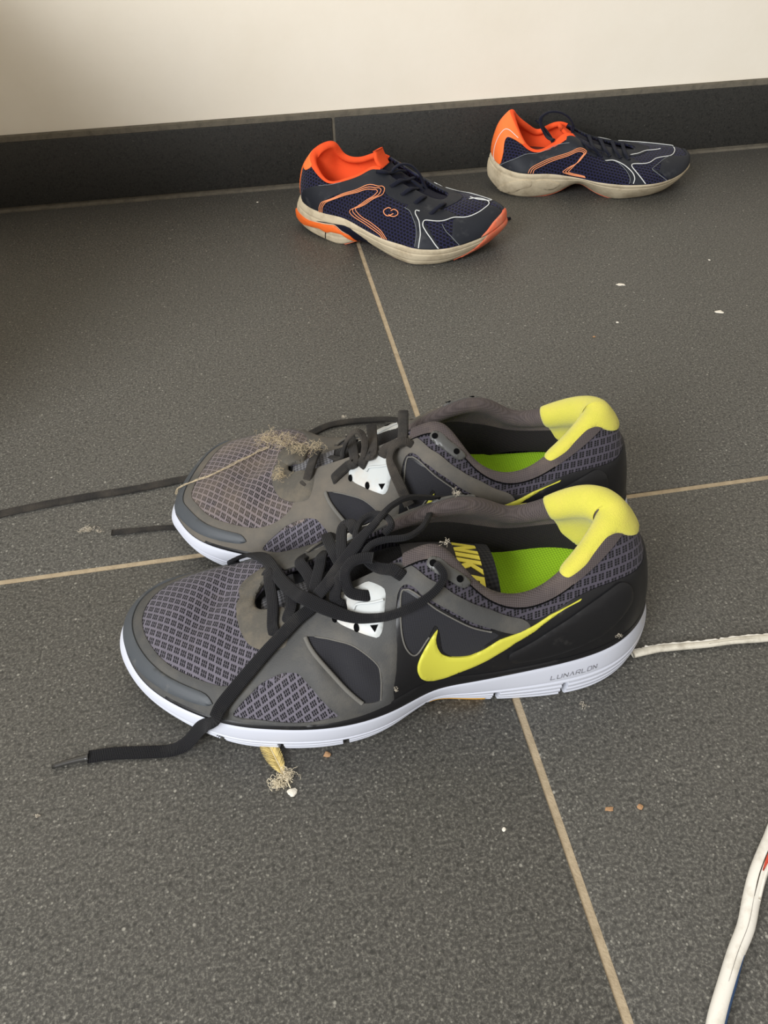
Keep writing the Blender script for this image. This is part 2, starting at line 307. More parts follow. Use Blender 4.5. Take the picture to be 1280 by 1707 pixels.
RUNNER_DATA = {
    'window': [(0.3966,0.1355), (0.3918,0.3104), (0.3781,0.4972), (0.3572,0.6048), (0.3425,0.6142), (0.3367,0.5386), (0.3272,0.3693), (0.3171,0.17), (0.3231,0.1552), (0.3387,0.1218), (0.356,0.1171), (0.3768,0.1337)],
    'gusset_front': [(0.3302,0.8299), (0.3233,0.8253), (0.3115,0.7836), (0.2981,0.7027), (0.2862,0.5333), (0.2836,0.4241), (0.2851,0.2123), (0.2991,0.2498), (0.3113,0.4507), (0.3217,0.6647), (0.3277,0.7736)],
    'gusset_rear': [(0.2642,0.8321), (0.2598,0.8442), (0.2542,0.8129), (0.2327,0.668), (0.2065,0.6149), (0.1836,0.6278), (0.177,0.5925), (0.1868,0.4734), (0.1978,0.3441), (0.2144,0.3223), (0.2254,0.3767), (0.2296,0.5088), (0.2336,0.5681), (0.2392,0.4979), (0.2515,0.4176), (0.2605,0.4903), (0.2648,0.6316)],
    'swoosh': [(0.2317,0.5376), (0.2327,0.4886), (0.2313,0.4207), (0.2264,0.3605), (0.2183,0.3294), (0.2087,0.326), (0.1997,0.3429), (0.1913,0.3944), (0.1831,0.4721), (0.1765,0.5458), (0.1678,0.6071), (0.1588,0.6583), (0.1516,0.6984), (0.132,0.7827), (0.1051,0.785), (0.1066,0.771), (0.1206,0.7746), (0.1379,0.7122), (0.1623,0.5146), (0.1676,0.4499), (0.1757,0.3721), (0.1852,0.2882), (0.1966,0.2159), (0.209,0.1604), (0.2207,0.1248), (0.2325,0.1261), (0.2413,0.1596), (0.2474,0.2149), (0.2506,0.2831), (0.2506,0.3408), (0.2475,0.3895), (0.242,0.4434), (0.2363,0.5006)],
    'heel_ridge': [(0.1683,0.2691), (0.1673,0.356), (0.1585,0.4265), (0.1348,0.6012), (0.1058,0.6884), (0.0731,0.7169), (0.0633,0.6178), (0.0642,0.4644), (0.0916,0.2938), (0.1049,0.2578), (0.135,0.1981), (0.1615,0.198)],
    'eyelet_plate': [(0.2435,0.9276), (0.2424,0.9583), (0.2388,0.9729), (0.2335,0.9703), (0.2232,0.957), (0.2112,0.9727), (0.2049,0.9838), (0.2044,0.9454), (0.2099,0.8862), (0.2157,0.8675), (0.225,0.8667), (0.2362,0.8836)],
    'eyelet_holes': [(0.2383,0.9344), (0.2153,0.9158)],
    'lace_plate': [(0.3084,0.9451), (0.3027,0.972), (0.2926,0.9706), (0.2846,0.9695), (0.2747,0.8998), (0.2761,0.8122), (0.2786,0.7225), (0.2823,0.6915), (0.286,0.7128), (0.2976,0.7928), (0.3059,0.85), (0.3096,0.906)],
    'plate_holes': [(0.3078,0.873), (0.2951,0.7949), (0.2838,0.7556)],
    'plate_step': [(0.2952,0.8772), (0.2934,0.893), (0.2899,0.8888), (0.2838,0.8722), (0.2756,0.8557)],
    'saddle_b': [(0.2744,0.2495), (0.271,0.3823), (0.269,0.5458), (0.2689,0.7377), (0.2662,0.8544), (0.2606,0.8738), (0.2531,0.8309), (0.2469,0.7753), (0.2296,0.6934), (0.2046,0.659), (0.182,0.6671), (0.1611,0.6292), (0.1494,0.7188), (0.1567,0.828), (0.1831,0.8643), (0.2013,0.8207), (0.2188,0.7988), (0.2404,0.8488), (0.254,0.9372), (0.2619,0.9795)],
    'saddle_d': [(0.3657,0.7721), (0.3687,0.7802), (0.3748,0.6862), (0.3948,0.5023), (0.4095,0.4159), (0.4267,0.4068), (0.4478,0.3956), (0.4702,0.3848), (0.4946,0.3649)],
    'u_ring': [(0.3482,0.7973), (0.3686,0.7725), (0.3933,0.807), (0.4158,0.8632), (0.445,0.9138), (-0.4722,0.9421), (-0.4115,0.8519), (-0.3834,0.8324)],
    'heel_top': [(0.2626,0.8491), (0.2489,0.7545), (0.2294,0.6741), (0.2043,0.628), (0.1819,0.6526), (0.1579,0.8074), (0.142,0.7788), (0.113,0.8195), (0.0927,0.7937), (0.0718,0.7314), (0.0482,0.6689)],
    'bumper': [(-0.4828,0.0432), (-0.4953,0.0346), (0.4742,0.1377), (0.4569,0.163), (0.4384,0.1714), (0.4244,0.1752), (0.4151,0.1879), (0.4114,0.2503), (0.4124,0.3142), (0.4182,0.3362), (0.436,0.3115), (0.4575,0.3238), (0.4779,0.302), (0.4957,0.2713), (-0.4867,0.1942)],
    'L_long': [(0.112,-0.03,0.078,0,0,1), (0.1331,-0.0152,0.0951,0.35,0.2,0.9), (0.142,-0.0082,0.0985,0.35,0.2,0.9), (0.1482,-0.0025,0.0983,0.35,0.2,0.9), (0.1539,0.0018,0.0948,0.35,0.2,0.9), (0.1589,0.0044,0.0915,0.35,0.2,0.9), (0.164,0.0086,0.0879,0.35,0.2,0.9), (0.1707,0.0132,0.0824,0.35,0.2,0.9), (0.1784,0.0198,0.0764,0.35,0.2,0.9), (0.1828,0.0214,0.0719,0.35,0.2,0.9), (0.1872,0.0239,0.065,0.35,0.2,0.9), (0.1946,0.0277,0.0619,0.39,0.26,0.89), (0.2031,0.0331,0.0567,0.39,0.26,0.88), (0.2114,0.038,0.0513,0.42,0.32,0.85), (0.2245,0.0459,0.041,0.34,0.47,0.81), (0.2342,0.052,0.0326,0.34,0.66,0.67), (0.2385,0.057,0.028,0,0,1), (0.2467,0.0518,0.016,0.5,0.6,0.3), (0.2553,0.0529,0.0055,0.5,0.5,0.5), (0.2641,0.0538,0.0015,0,0,1), (0.2776,0.053,0.0012,0,0,1), (0.2926,0.0518,0.0012,0,0,1), (0.3052,0.0522,0.0012,0,0,1)],
    'L_aglet': [(0.305,0.0524,0.0016,0,0,1), (0.3133,0.0537,0.0016,0,0,1), (0.3221,0.0554,0.0014,0,0,1)],
    'L_cross': [(0.229,-0.0425,0.026,0,0,1), (0.2296,-0.0344,0.0411,0.14,-0.73,0.67), (0.2271,-0.0357,0.0423,0.14,-0.74,0.65), (0.2193,-0.0352,0.0446,0.15,-0.72,0.68), (0.2099,-0.0209,0.0547,0.3,-0.27,0.91), (0.2008,0.0035,0.0635,0.35,0.2,0.9), (0.1936,0.0164,0.0678,0.35,0.2,0.9), (0.1895,0.022,0.0704,0.4,0.27,0.87), (0.1795,0.0293,0.07,0.36,0.33,0.87), (0.1685,0.0354,0.0695,0.34,0.42,0.84), (0.1596,0.0387,0.0712,0.33,0.51,0.8), (0.1495,0.0411,0.0751,0.31,0.61,0.73), (0.1377,0.0409,0.0812,0.19,0.71,0.68), (0.1292,0.0379,0.0858,0.05,0.7,0.71), (0.125,0.0328,0.089,-0.06,0.64,0.77), (0.1268,0.0276,0.0906,0.03,0.59,0.8), (0.1284,0.024,0.0885,0.35,0.2,0.9)],
    'L_bar1': [(0.212,-0.004,0.051,0,0,1), (0.2086,-0.0078,0.058,0.35,0.2,0.9), (0.2072,0.0017,0.0597,0.35,0.2,0.9), (0.2059,0.0153,0.0593,0.35,0.2,0.9), (0.2064,0.0247,0.0567,0.43,0.2,0.88), (0.2056,0.0298,0.0559,0.41,0.23,0.88), (0.2046,0.0298,0.0501,0.41,0.23,0.88)],
    'L_bar2': [(0.1977,0.0015,0.064,0.35,0.2,0.9), (0.1967,0.011,0.0642,0.35,0.2,0.9), (0.1965,0.0194,0.0628,0.35,0.2,0.9), (0.199,0.0249,0.0596,0.41,0.23,0.89), (0.199,0.026,0.0537,0.4,0.23,0.89)],
    'L_bar3': [(0.186,-0.018,0.058,0,0,1), (0.1912,-0.0059,0.0666,0.35,0.2,0.9), (0.1878,0.0045,0.069,0.35,0.2,0.9), (0.1847,0.0148,0.0694,0.35,0.2,0.9), (0.1819,0.0228,0.069,0.35,0.2,0.9)],
    'L_bar4': [(0.176,-0.016,0.062,0,0,1), (0.1797,-0.0017,0.0738,0.35,0.2,0.9), (0.1813,0.0052,0.0732,0.35,0.2,0.9), (0.184,0.0148,0.0711,0.35,0.2,0.9), (0.1862,0.0217,0.0685,0.35,0.2,0.9)],
    'L_bar5': [(0.171,-0.018,0.066,0,0,1), (0.1767,-0.0293,0.0605,0.19,-0.69,0.7), (0.1743,-0.0036,0.0759,0.35,0.2,0.9), (0.1714,0.0078,0.0776,0.35,0.2,0.9), (0.1693,0.0149,0.0778,0.35,0.2,0.9)],
    'L_bar6': [(0.15,-0.02,0.072,0,0,1), (0.1617,-0.0066,0.0843,0.35,0.2,0.9), (0.1636,-0.0135,0.082,0.35,0.2,0.9), (0.1679,-0.0147,0.0796,0.35,0.2,0.9), (0.1695,-0.0042,0.081,0.35,0.2,0.9), (0.1697,0.0065,0.0815,0.35,0.2,0.9), (0.1688,0.0142,0.0812,0.35,0.2,0.9)],
    'L_loop': [(0.1609,0.0065,0.0887,0.35,0.2,0.9), (0.1625,0.0006,0.0878,0.35,0.2,0.9), (0.1593,-0.0082,0.0882,0.35,0.2,0.9), (0.1528,-0.01,0.0909,0.35,0.2,0.9), (0.1468,-0.0027,0.0951,0.35,0.2,0.9), (0.1455,0.0042,0.096,0.35,0.2,0.9), (0.1494,0.0073,0.094,0.35,0.2,0.9)],
    'L_mid': [(0.12,-0.026,0.078,0,0,1), (0.1282,-0.0013,0.0901,0.35,0.2,0.9), (0.1331,0.0057,0.0919,0.35,0.2,0.9), (0.1398,0.0104,0.0934,0.35,0.2,0.9), (0.1496,0.0091,0.0918,0.35,0.2,0.9), (0.156,0.0097,0.0896,0.35,0.2,0.9), (0.1594,0.014,0.0875,0.35,0.2,0.9), (0.1575,0.0175,0.0857,0.35,0.2,0.9), (0.1533,0.0205,0.0849,0.35,0.2,0.9), (0.1474,0.0233,0.0859,0.35,0.2,0.9), (0.1449,0.0253,0.0855,0.43,0.45,0.78), (0.1417,0.0253,0.0821,0.42,0.47,0.78)],
    'L_curl': [(0.1557,0.0179,0.0895,0.35,0.2,0.9), (0.1601,0.0166,0.0888,0.35,0.2,0.9), (0.1656,0.017,0.0871,0.35,0.2,0.9), (0.1694,0.0201,0.0835,0.35,0.2,0.9), (0.1689,0.0239,0.0775,0.35,0.2,0.9), (0.1667,0.0264,0.0757,0.4,0.38,0.84), (0.1612,0.0281,0.0752,0.4,0.41,0.82), (0.1567,0.0268,0.0731,0.41,0.42,0.81)],
    'L_short': [(0.17,0.0184,0.0817,0.35,0.2,0.9), (0.1726,0.0208,0.0789,0.35,0.2,0.9), (0.1748,0.024,0.0738,0.35,0.2,0.9), (0.1748,0.0262,0.0709,0.38,0.34,0.86), (0.172,0.0285,0.0701,0.37,0.37,0.85), (0.1685,0.0272,0.0675,0.37,0.38,0.85)],
    'R_loop': [(0.19,0.004,0.058,0,0,1), (0.1835,0.01,0.0618,0,0,1), (0.1812,0.01,0.0678,0,0,1), (0.178,0.011,0.0777,0,0,1), (0.1731,0.012,0.0837,0,0,1), (0.1693,0.014,0.0824,0,0,1), (0.168,0.018,0.0782,0,0,1), (0.1686,0.0232,0.0751,0.35,0.2,0.9), (0.1697,0.0228,0.0706,0.35,0.2,0.9)],
    'R_bar_a': [(0.165,-0.006,0.074,0,0,1), (0.1634,0.0236,0.0774,0.35,0.2,0.9), (0.1674,0.0234,0.0743,0.4,0.38,0.83), (0.1699,0.027,0.0715,0.38,0.38,0.84), (0.1689,0.0257,0.0666,0.37,0.38,0.85)],
    'R_bar_b': [(0.146,-0.006,0.084,0,0,1), (0.1467,0.0225,0.0856,0.35,0.2,0.9), (0.1511,0.0238,0.0835,0.35,0.2,0.9), (0.1562,0.0236,0.0799,0.44,0.42,0.8), (0.1577,0.0255,0.0769,0.42,0.42,0.81), (0.1567,0.0247,0.0729,0.41,0.42,0.81)],
    'R_bar_c': [(0.178,-0.006,0.066,0,0,1), (0.1739,0.0235,0.0712,0.39,0.35,0.85), (0.1778,0.0247,0.069,0.38,0.33,0.86), (0.183,0.0276,0.0656,0.37,0.32,0.87), (0.1859,0.0289,0.0628,0.36,0.31,0.88), (0.1858,0.028,0.0587,0.36,0.31,0.88)],
    'R_bar_d': [(0.198,-0.004,0.058,0,0,1), (0.1995,0.0109,0.0618,0.35,0.2,0.9), (0.2009,0.0188,0.0607,0.35,0.2,0.9), (0.2028,0.0239,0.0564,0.35,0.2,0.9), (0.2048,0.0257,0.0555,0.42,0.21,0.88), (0.2038,0.0258,0.0515,0.42,0.22,0.88)],
    'R_down': [(0.14,0.0252,0.0829,0.4,0.48,0.78), (0.1446,0.0257,0.0866,0.43,0.46,0.78), (0.1494,0.0264,0.0861,0.45,0.44,0.78), (0.1525,0.0283,0.0832,0.44,0.44,0.78), (0.1536,0.0332,0.0798,0.41,0.47,0.78), (0.1513,0.0398,0.0764,0.34,0.58,0.74), (0.1478,0.0452,0.0711,0.19,0.77,0.61), (0.1452,0.0487,0.0663,0.06,0.88,0.48), (0.143,0.0516,0.0628,-0.01,0.92,0.4)],
    'R_back': [(0.1386,-0.0555,0.03,0,0,1), (0.1417,-0.074,0.02,0,0,1), (0.1472,-0.0952,0.01,0,0,1), (0.1557,-0.1063,0.004,0,0,1), (0.1712,-0.1084,0.002,0,0,1), (0.1839,-0.1077,0.0015,0,0,1), (0.1965,-0.1049,0.0015,0,0,1), (0.2053,-0.1006,0.0015,0,0,1), (0.2171,-0.0905,0.0015,0,0,1), (0.2279,-0.0827,0.0015,0,0,1), (0.2404,-0.0724,0.0015,0,0,1)],
    'R_floor_wide': [(0.2899,-0.0447,0.0012,0,0,1), (0.3035,-0.041,0.0012,0,0,1), (0.3333,-0.0318,0.0012,0,0,1), (0.3644,-0.0241,0.0012,0,0,1), (0.3909,-0.0165,0.0012,0,0,1), (0.4164,-0.0079,0.0012,0,0,1), (0.4373,0.0006,0.0012,0,0,1), (0.4666,0.0072,0.0012,0,0,1)],
    'R_floor_thin': [(0.2769,0.0028,0.0012,0,0,1), (0.2883,0.0056,0.0012,0,0,1), (0.304,0.006,0.0012,0,0,1), (0.3192,0.0081,0.0012,0,0,1), (0.336,0.0102,0.0012,0,0,1)],
}
def _st(rows, T):
    return [dict(t=t, p=r[:5], r=r[5], i=r[6]) for t, r in zip(T, rows)]
_TL = [0, .045, .10, .155, .195, .235, .28, .325, .37, .41, .445, .475, .5]
_TT = _TL + [1 - _TL[k] for k in (11, 10, 9, 8, 7, 6, 5, 3, 2, 1)]
CHILD_A = _st([
 [(.0065,.002,.033),(.007,.002,.045),(.0095,.002,.057),(.0135,.002,.066),(.0205,.002,.0745),.0035,(.020,.002,.040)],
 [(.016,.022,.031),(.017,.023,.043),(.020,.022,.053),(.024,.020,.0595),(.030,.016,.0635),.0030,(.030,.015,.040)],
 [(.045,.0395,.030),(.046,.0385,.038),(.0465,.036,.046),(.047,.032,.052),(.048,.0250,.0560),.0026,(.048,.024,.038)],
 [(.070,.0445,.0295),(.070,.043,.039),(.0695,.040,.048),(.069,.036,.056),(.0685,.0285,.0620),.0022,(.068,.027,.036)],
 [(.088,.052,.0275),(.088,.050,.039),(.0875,.045,.051),(.087,.038,.062),(.086,.0265,.0695),.0020,(.085,.028,.034)],
 [(.103,.059,.0255),(.103,.056,.038),(.102,.049,.052),(.101,.038,.065),(.099,.0205,.0745),.0018,(.098,.026,.034)],
 [(.122,.0645,.0225),(.122,.062,.033),(.1215,.054,.044),(.121,.042,.054),(.119,.018,.0635),.001,(.118,.020,.056)],
 [(.143,.0685,.021),(.143,.065,.029),(.1425,.057,.038),(.142,.044,.0465),(.140,.016,.0535),.001,(.140,.018,.047)],
 [(.160,.070,.020),(.160,.066,.027),(.159,.057,.034),(.1575,.044,.041),(.155,.014,.0475),.001,(.154,.016,.042)],
 [(.184,.0615,.020),(.183,.057,.027),(.180,.048,.034),(.175,.035,.040),(.163,.011,.0455),.001,(.161,.012,.041)],
 [(.203,.044,.0215),(.202,.040,.029),(.197,.033,.036),(.187,.023,.042),(.166,.008,.0450),.001,(.162,.008,.041)],
 [(.219,.023,.025),(.2175,.020,.033),(.212,.015,.040),(.197,.010,.0445),(.1675,.004,.0450),.001,(.163,.004,.041)],
 [(.2265,.000,.029),(.2255,-.001,.036),(.219,-.002,.042),(.201,-.002,.0455),(.168,.0,.0450),.001,(.163,.0,.041)],
 [(.221,-.018,.027),(.2195,-.017,.034),(.213,-.014,.040),(.197,-.009,.045),(.1675,-.004,.045),.001,(.163,-.004,.041)],
 [(.204,-.029,.022),(.202,-.028,.030),(.197,-.024,.038),(.187,-.018,.0435),(.166,-.008,.045),.001,(.162,-.008,.041)],
 [(.183,-.0325,.0205),(.182,-.031,.029),(.179,-.028,.037),(.174,-.022,.043),(.163,-.011,.0455),.001,(.161,-.012,.041)],
 [(.160,-.0325,.0205),(.160,-.032,.030),(.159,-.029,.039),(.157,-.023,.045),(.155,-.012,.0480),.001,(.154,-.014,.042)],
 [(.140,-.031,.022),(.140,-.031,.034),(.140,-.029,.044),(.140,-.024,.050),(.140,-.014,.054),.001,(.140,-.016,.047)],
 [(.118,-.029,.025),(.118,-.0305,.038),(.118,-.030,.050),(.118,-.026,.058),(.118,-.016,.0635),.001,(.118,-.018,.056)],
 [(.096,-.028,.028),(.096,-.031,.042),(.096,-.031,.055),(.095,-.028,.066),(.095,-.018,.0735),.0018,(.096,-.019,.034)],
 [(.070,-.029,.029),(.069,-.032,.041),(.068,-.033,.052),(.067,-.032,.060),(.066,-.025,.0660),.0022,(.068,-.020,.036)],
 [(.042,-.028,.030),(.043,-.030,.043),(.045,-.031,.055),(.046,-.028,.064),(.047,-.0215,.0690),.0026,(.046,-.018,.038)],
 [(.016,-.018,.032),(.017,-.019,.045),(.020,-.019,.057),(.026,-.017,.070),(.036,-.0120,.0825),.0030,(.029,-.010,.040)]], _TT)
CHILD_A_BOTTOM = [(.0,.002,.010),(.012,.020,.004),(.044,.0360,.0),(.068,.0415,.0),(.085,.042,.006),(.103,.047,.006),(.122,.0525,.001),(.143,.0620,0),(.160,.0625,0),(.183,.0505,.001),(.203,.032,.006),(.217,.012,.012),(.2255,-.004,.020),
 (.218,-.020,.014),(.202,-.029,.007),(.182,-.033,.001),(.160,-.033,0),(.140,-.031,.0),(.118,-.027,.003),(.096,-.025,.005),(.070,-.028,0),(.042,-.028,0),(.014,-.017,.004)]
CHILD_B = _st([
 [(-.0015,.0,.038),(-.001,.0,.048),(.0012,.0,.059),(.006,.0,.071),(.0155,.0,.0815),.0032,(.012,0,.040)],
 [(.005,.026,.034),(.006,.026,.045),(.009,.024,.055),(.014,.021,.063),(.0235,.0165,.0665),.0030,(.022,.015,.040)],
 [(.030,.0475,.031),(.031,.045,.038),(.0325,.040,.045),(.034,.034,.049),(.0375,.0265,.0510),.0026,(.036,.024,.038)],
 [(.058,.0470,.030),(.057,.045,.037),(.056,.041,.044),(.055,.036,.048),(.0545,.0285,.0508),.0024,(.055,.025,.036)],
 [(.078,.0470,.0275),(.0775,.045,.037),(.076,.041,.046),(.073,.035,.054),(.068,.0260,.0590),.0020,(.070,.025,.034)],
 [(.095,.0490,.025),(.094,.047,.036),(.091,.042,.048),(.087,.034,.058),(.081,.0200,.0635),.0018,(.084,.023,.033)],
 [(.113,.0540,.0225),(.112,.051,.031),(.111,.045,.039),(.108,.036,.047),(.104,.0150,.053),.001,(.104,.017,.046)],
 [(.133,.0590,.0215),(.133,.055,.028),(.132,.048,.035),(.131,.037,.041),(.128,.0130,.0455),.001,(.128,.015,.040)],
 [(.152,.0605,.021),(.152,.056,.027),(.151,.048,.033),(.150,.036,.038),(.147,.012,.0420),.001,(.146,.014,.037)],
 [(.180,.0565,.0215),(.179,.052,.028),(.175,.044,.034),(.169,.032,.038),(.157,.010,.0410),.001,(.155,.011,.036)],
 [(.202,.0440,.0235),(.200,.040,.030),(.194,.032,.036),(.183,.022,.039),(.161,.007,.0405),.001,(.157,.007,.036)],
 [(.217,.0275,.026),(.2155,.024,.0325),(.209,.019,.037),(.194,.012,.0395),(.1625,.003,.0405),.001,(.158,.003,.036)],
 [(.226,.004,.028),(.2245,.003,.034),(.217,.001,.0385),(.199,-.001,.040),(.163,.0,.0405),.001,(.158,.0,.036)],
 [(.219,-.016,.026),(.217,-.015,.032),(.210,-.012,.037),(.195,-.008,.0395),(.1625,-.003,.0405),.001,(.158,-.003,.036)],
 [(.203,-.029,.0235),(.201,-.027,.030),(.195,-.022,.036),(.184,-.015,.039),(.161,-.007,.0405),.001,(.157,-.007,.036)],
 [(.180,-.036,.0215),(.179,-.034,.029),(.175,-.029,.035),(.169,-.022,.039),(.157,-.010,.041),.001,(.155,-.011,.036)],
 [(.152,-.037,.021),(.152,-.035,.029),(.151,-.031,.036),(.150,-.024,.040),(.147,-.012,.042),.001,(.146,-.014,.037)],
 [(.133,-.035,.0215),(.133,-.034,.030),(.132,-.031,.038),(.131,-.024,.043),(.128,-.013,.0455),.001,(.128,-.015,.040)],
 [(.112,-.032,.0225),(.112,-.033,.033),(.111,-.031,.042),(.108,-.025,.049),(.104,-.015,.053),.001,(.104,-.017,.046)],
 [(.092,-.030,.025),(.092,-.032,.038),(.090,-.032,.049),(.086,-.028,.058),(.081,-.018,.0635),.0018,(.084,-.019,.033)],
 [(.058,-.029,.030),(.058,-.031,.039),(.057,-.032,.047),(.056,-.030,.052),(.055,-.025,.0545),.0024,(.055,-.020,.036)],
 [(.030,-.027,.031),(.031,-.029,.042),(.034,-.028,.051),(.037,-.025,.058),(.041,-.0195,.0610),.0026,(.038,-.017,.038)],
 [(.005,-.015,.035),(.006,-.016,.046),(.010,-.016,.057),(.015,-.014,.067),(.0235,-.0095,.0745),.0030,(.020,-.009,.040)]], _TT)
CHILD_B_BOTTOM = [(-.004,0,.012),(.006,.019,.004),(.030,.0345,0),(.056,.0335,0),(.076,.030,.004),(.094,.032,.013),(.113,.036,.006),(.133,.0425,0),(.152,.0445,0),(.180,.0375,.001),(.203,.026,.006),(.217,.012,.012),(.226,0,.016),
 (.218,-.015,.012),(.202,-.027,.006),(.180,-.034,.001),(.152,-.036,0),(.133,-.034,0),(.112,-.030,.003),(.092,-.028,.006),(.058,-.028,0),(.030,-.026,0),(.006,-.014,.004)]
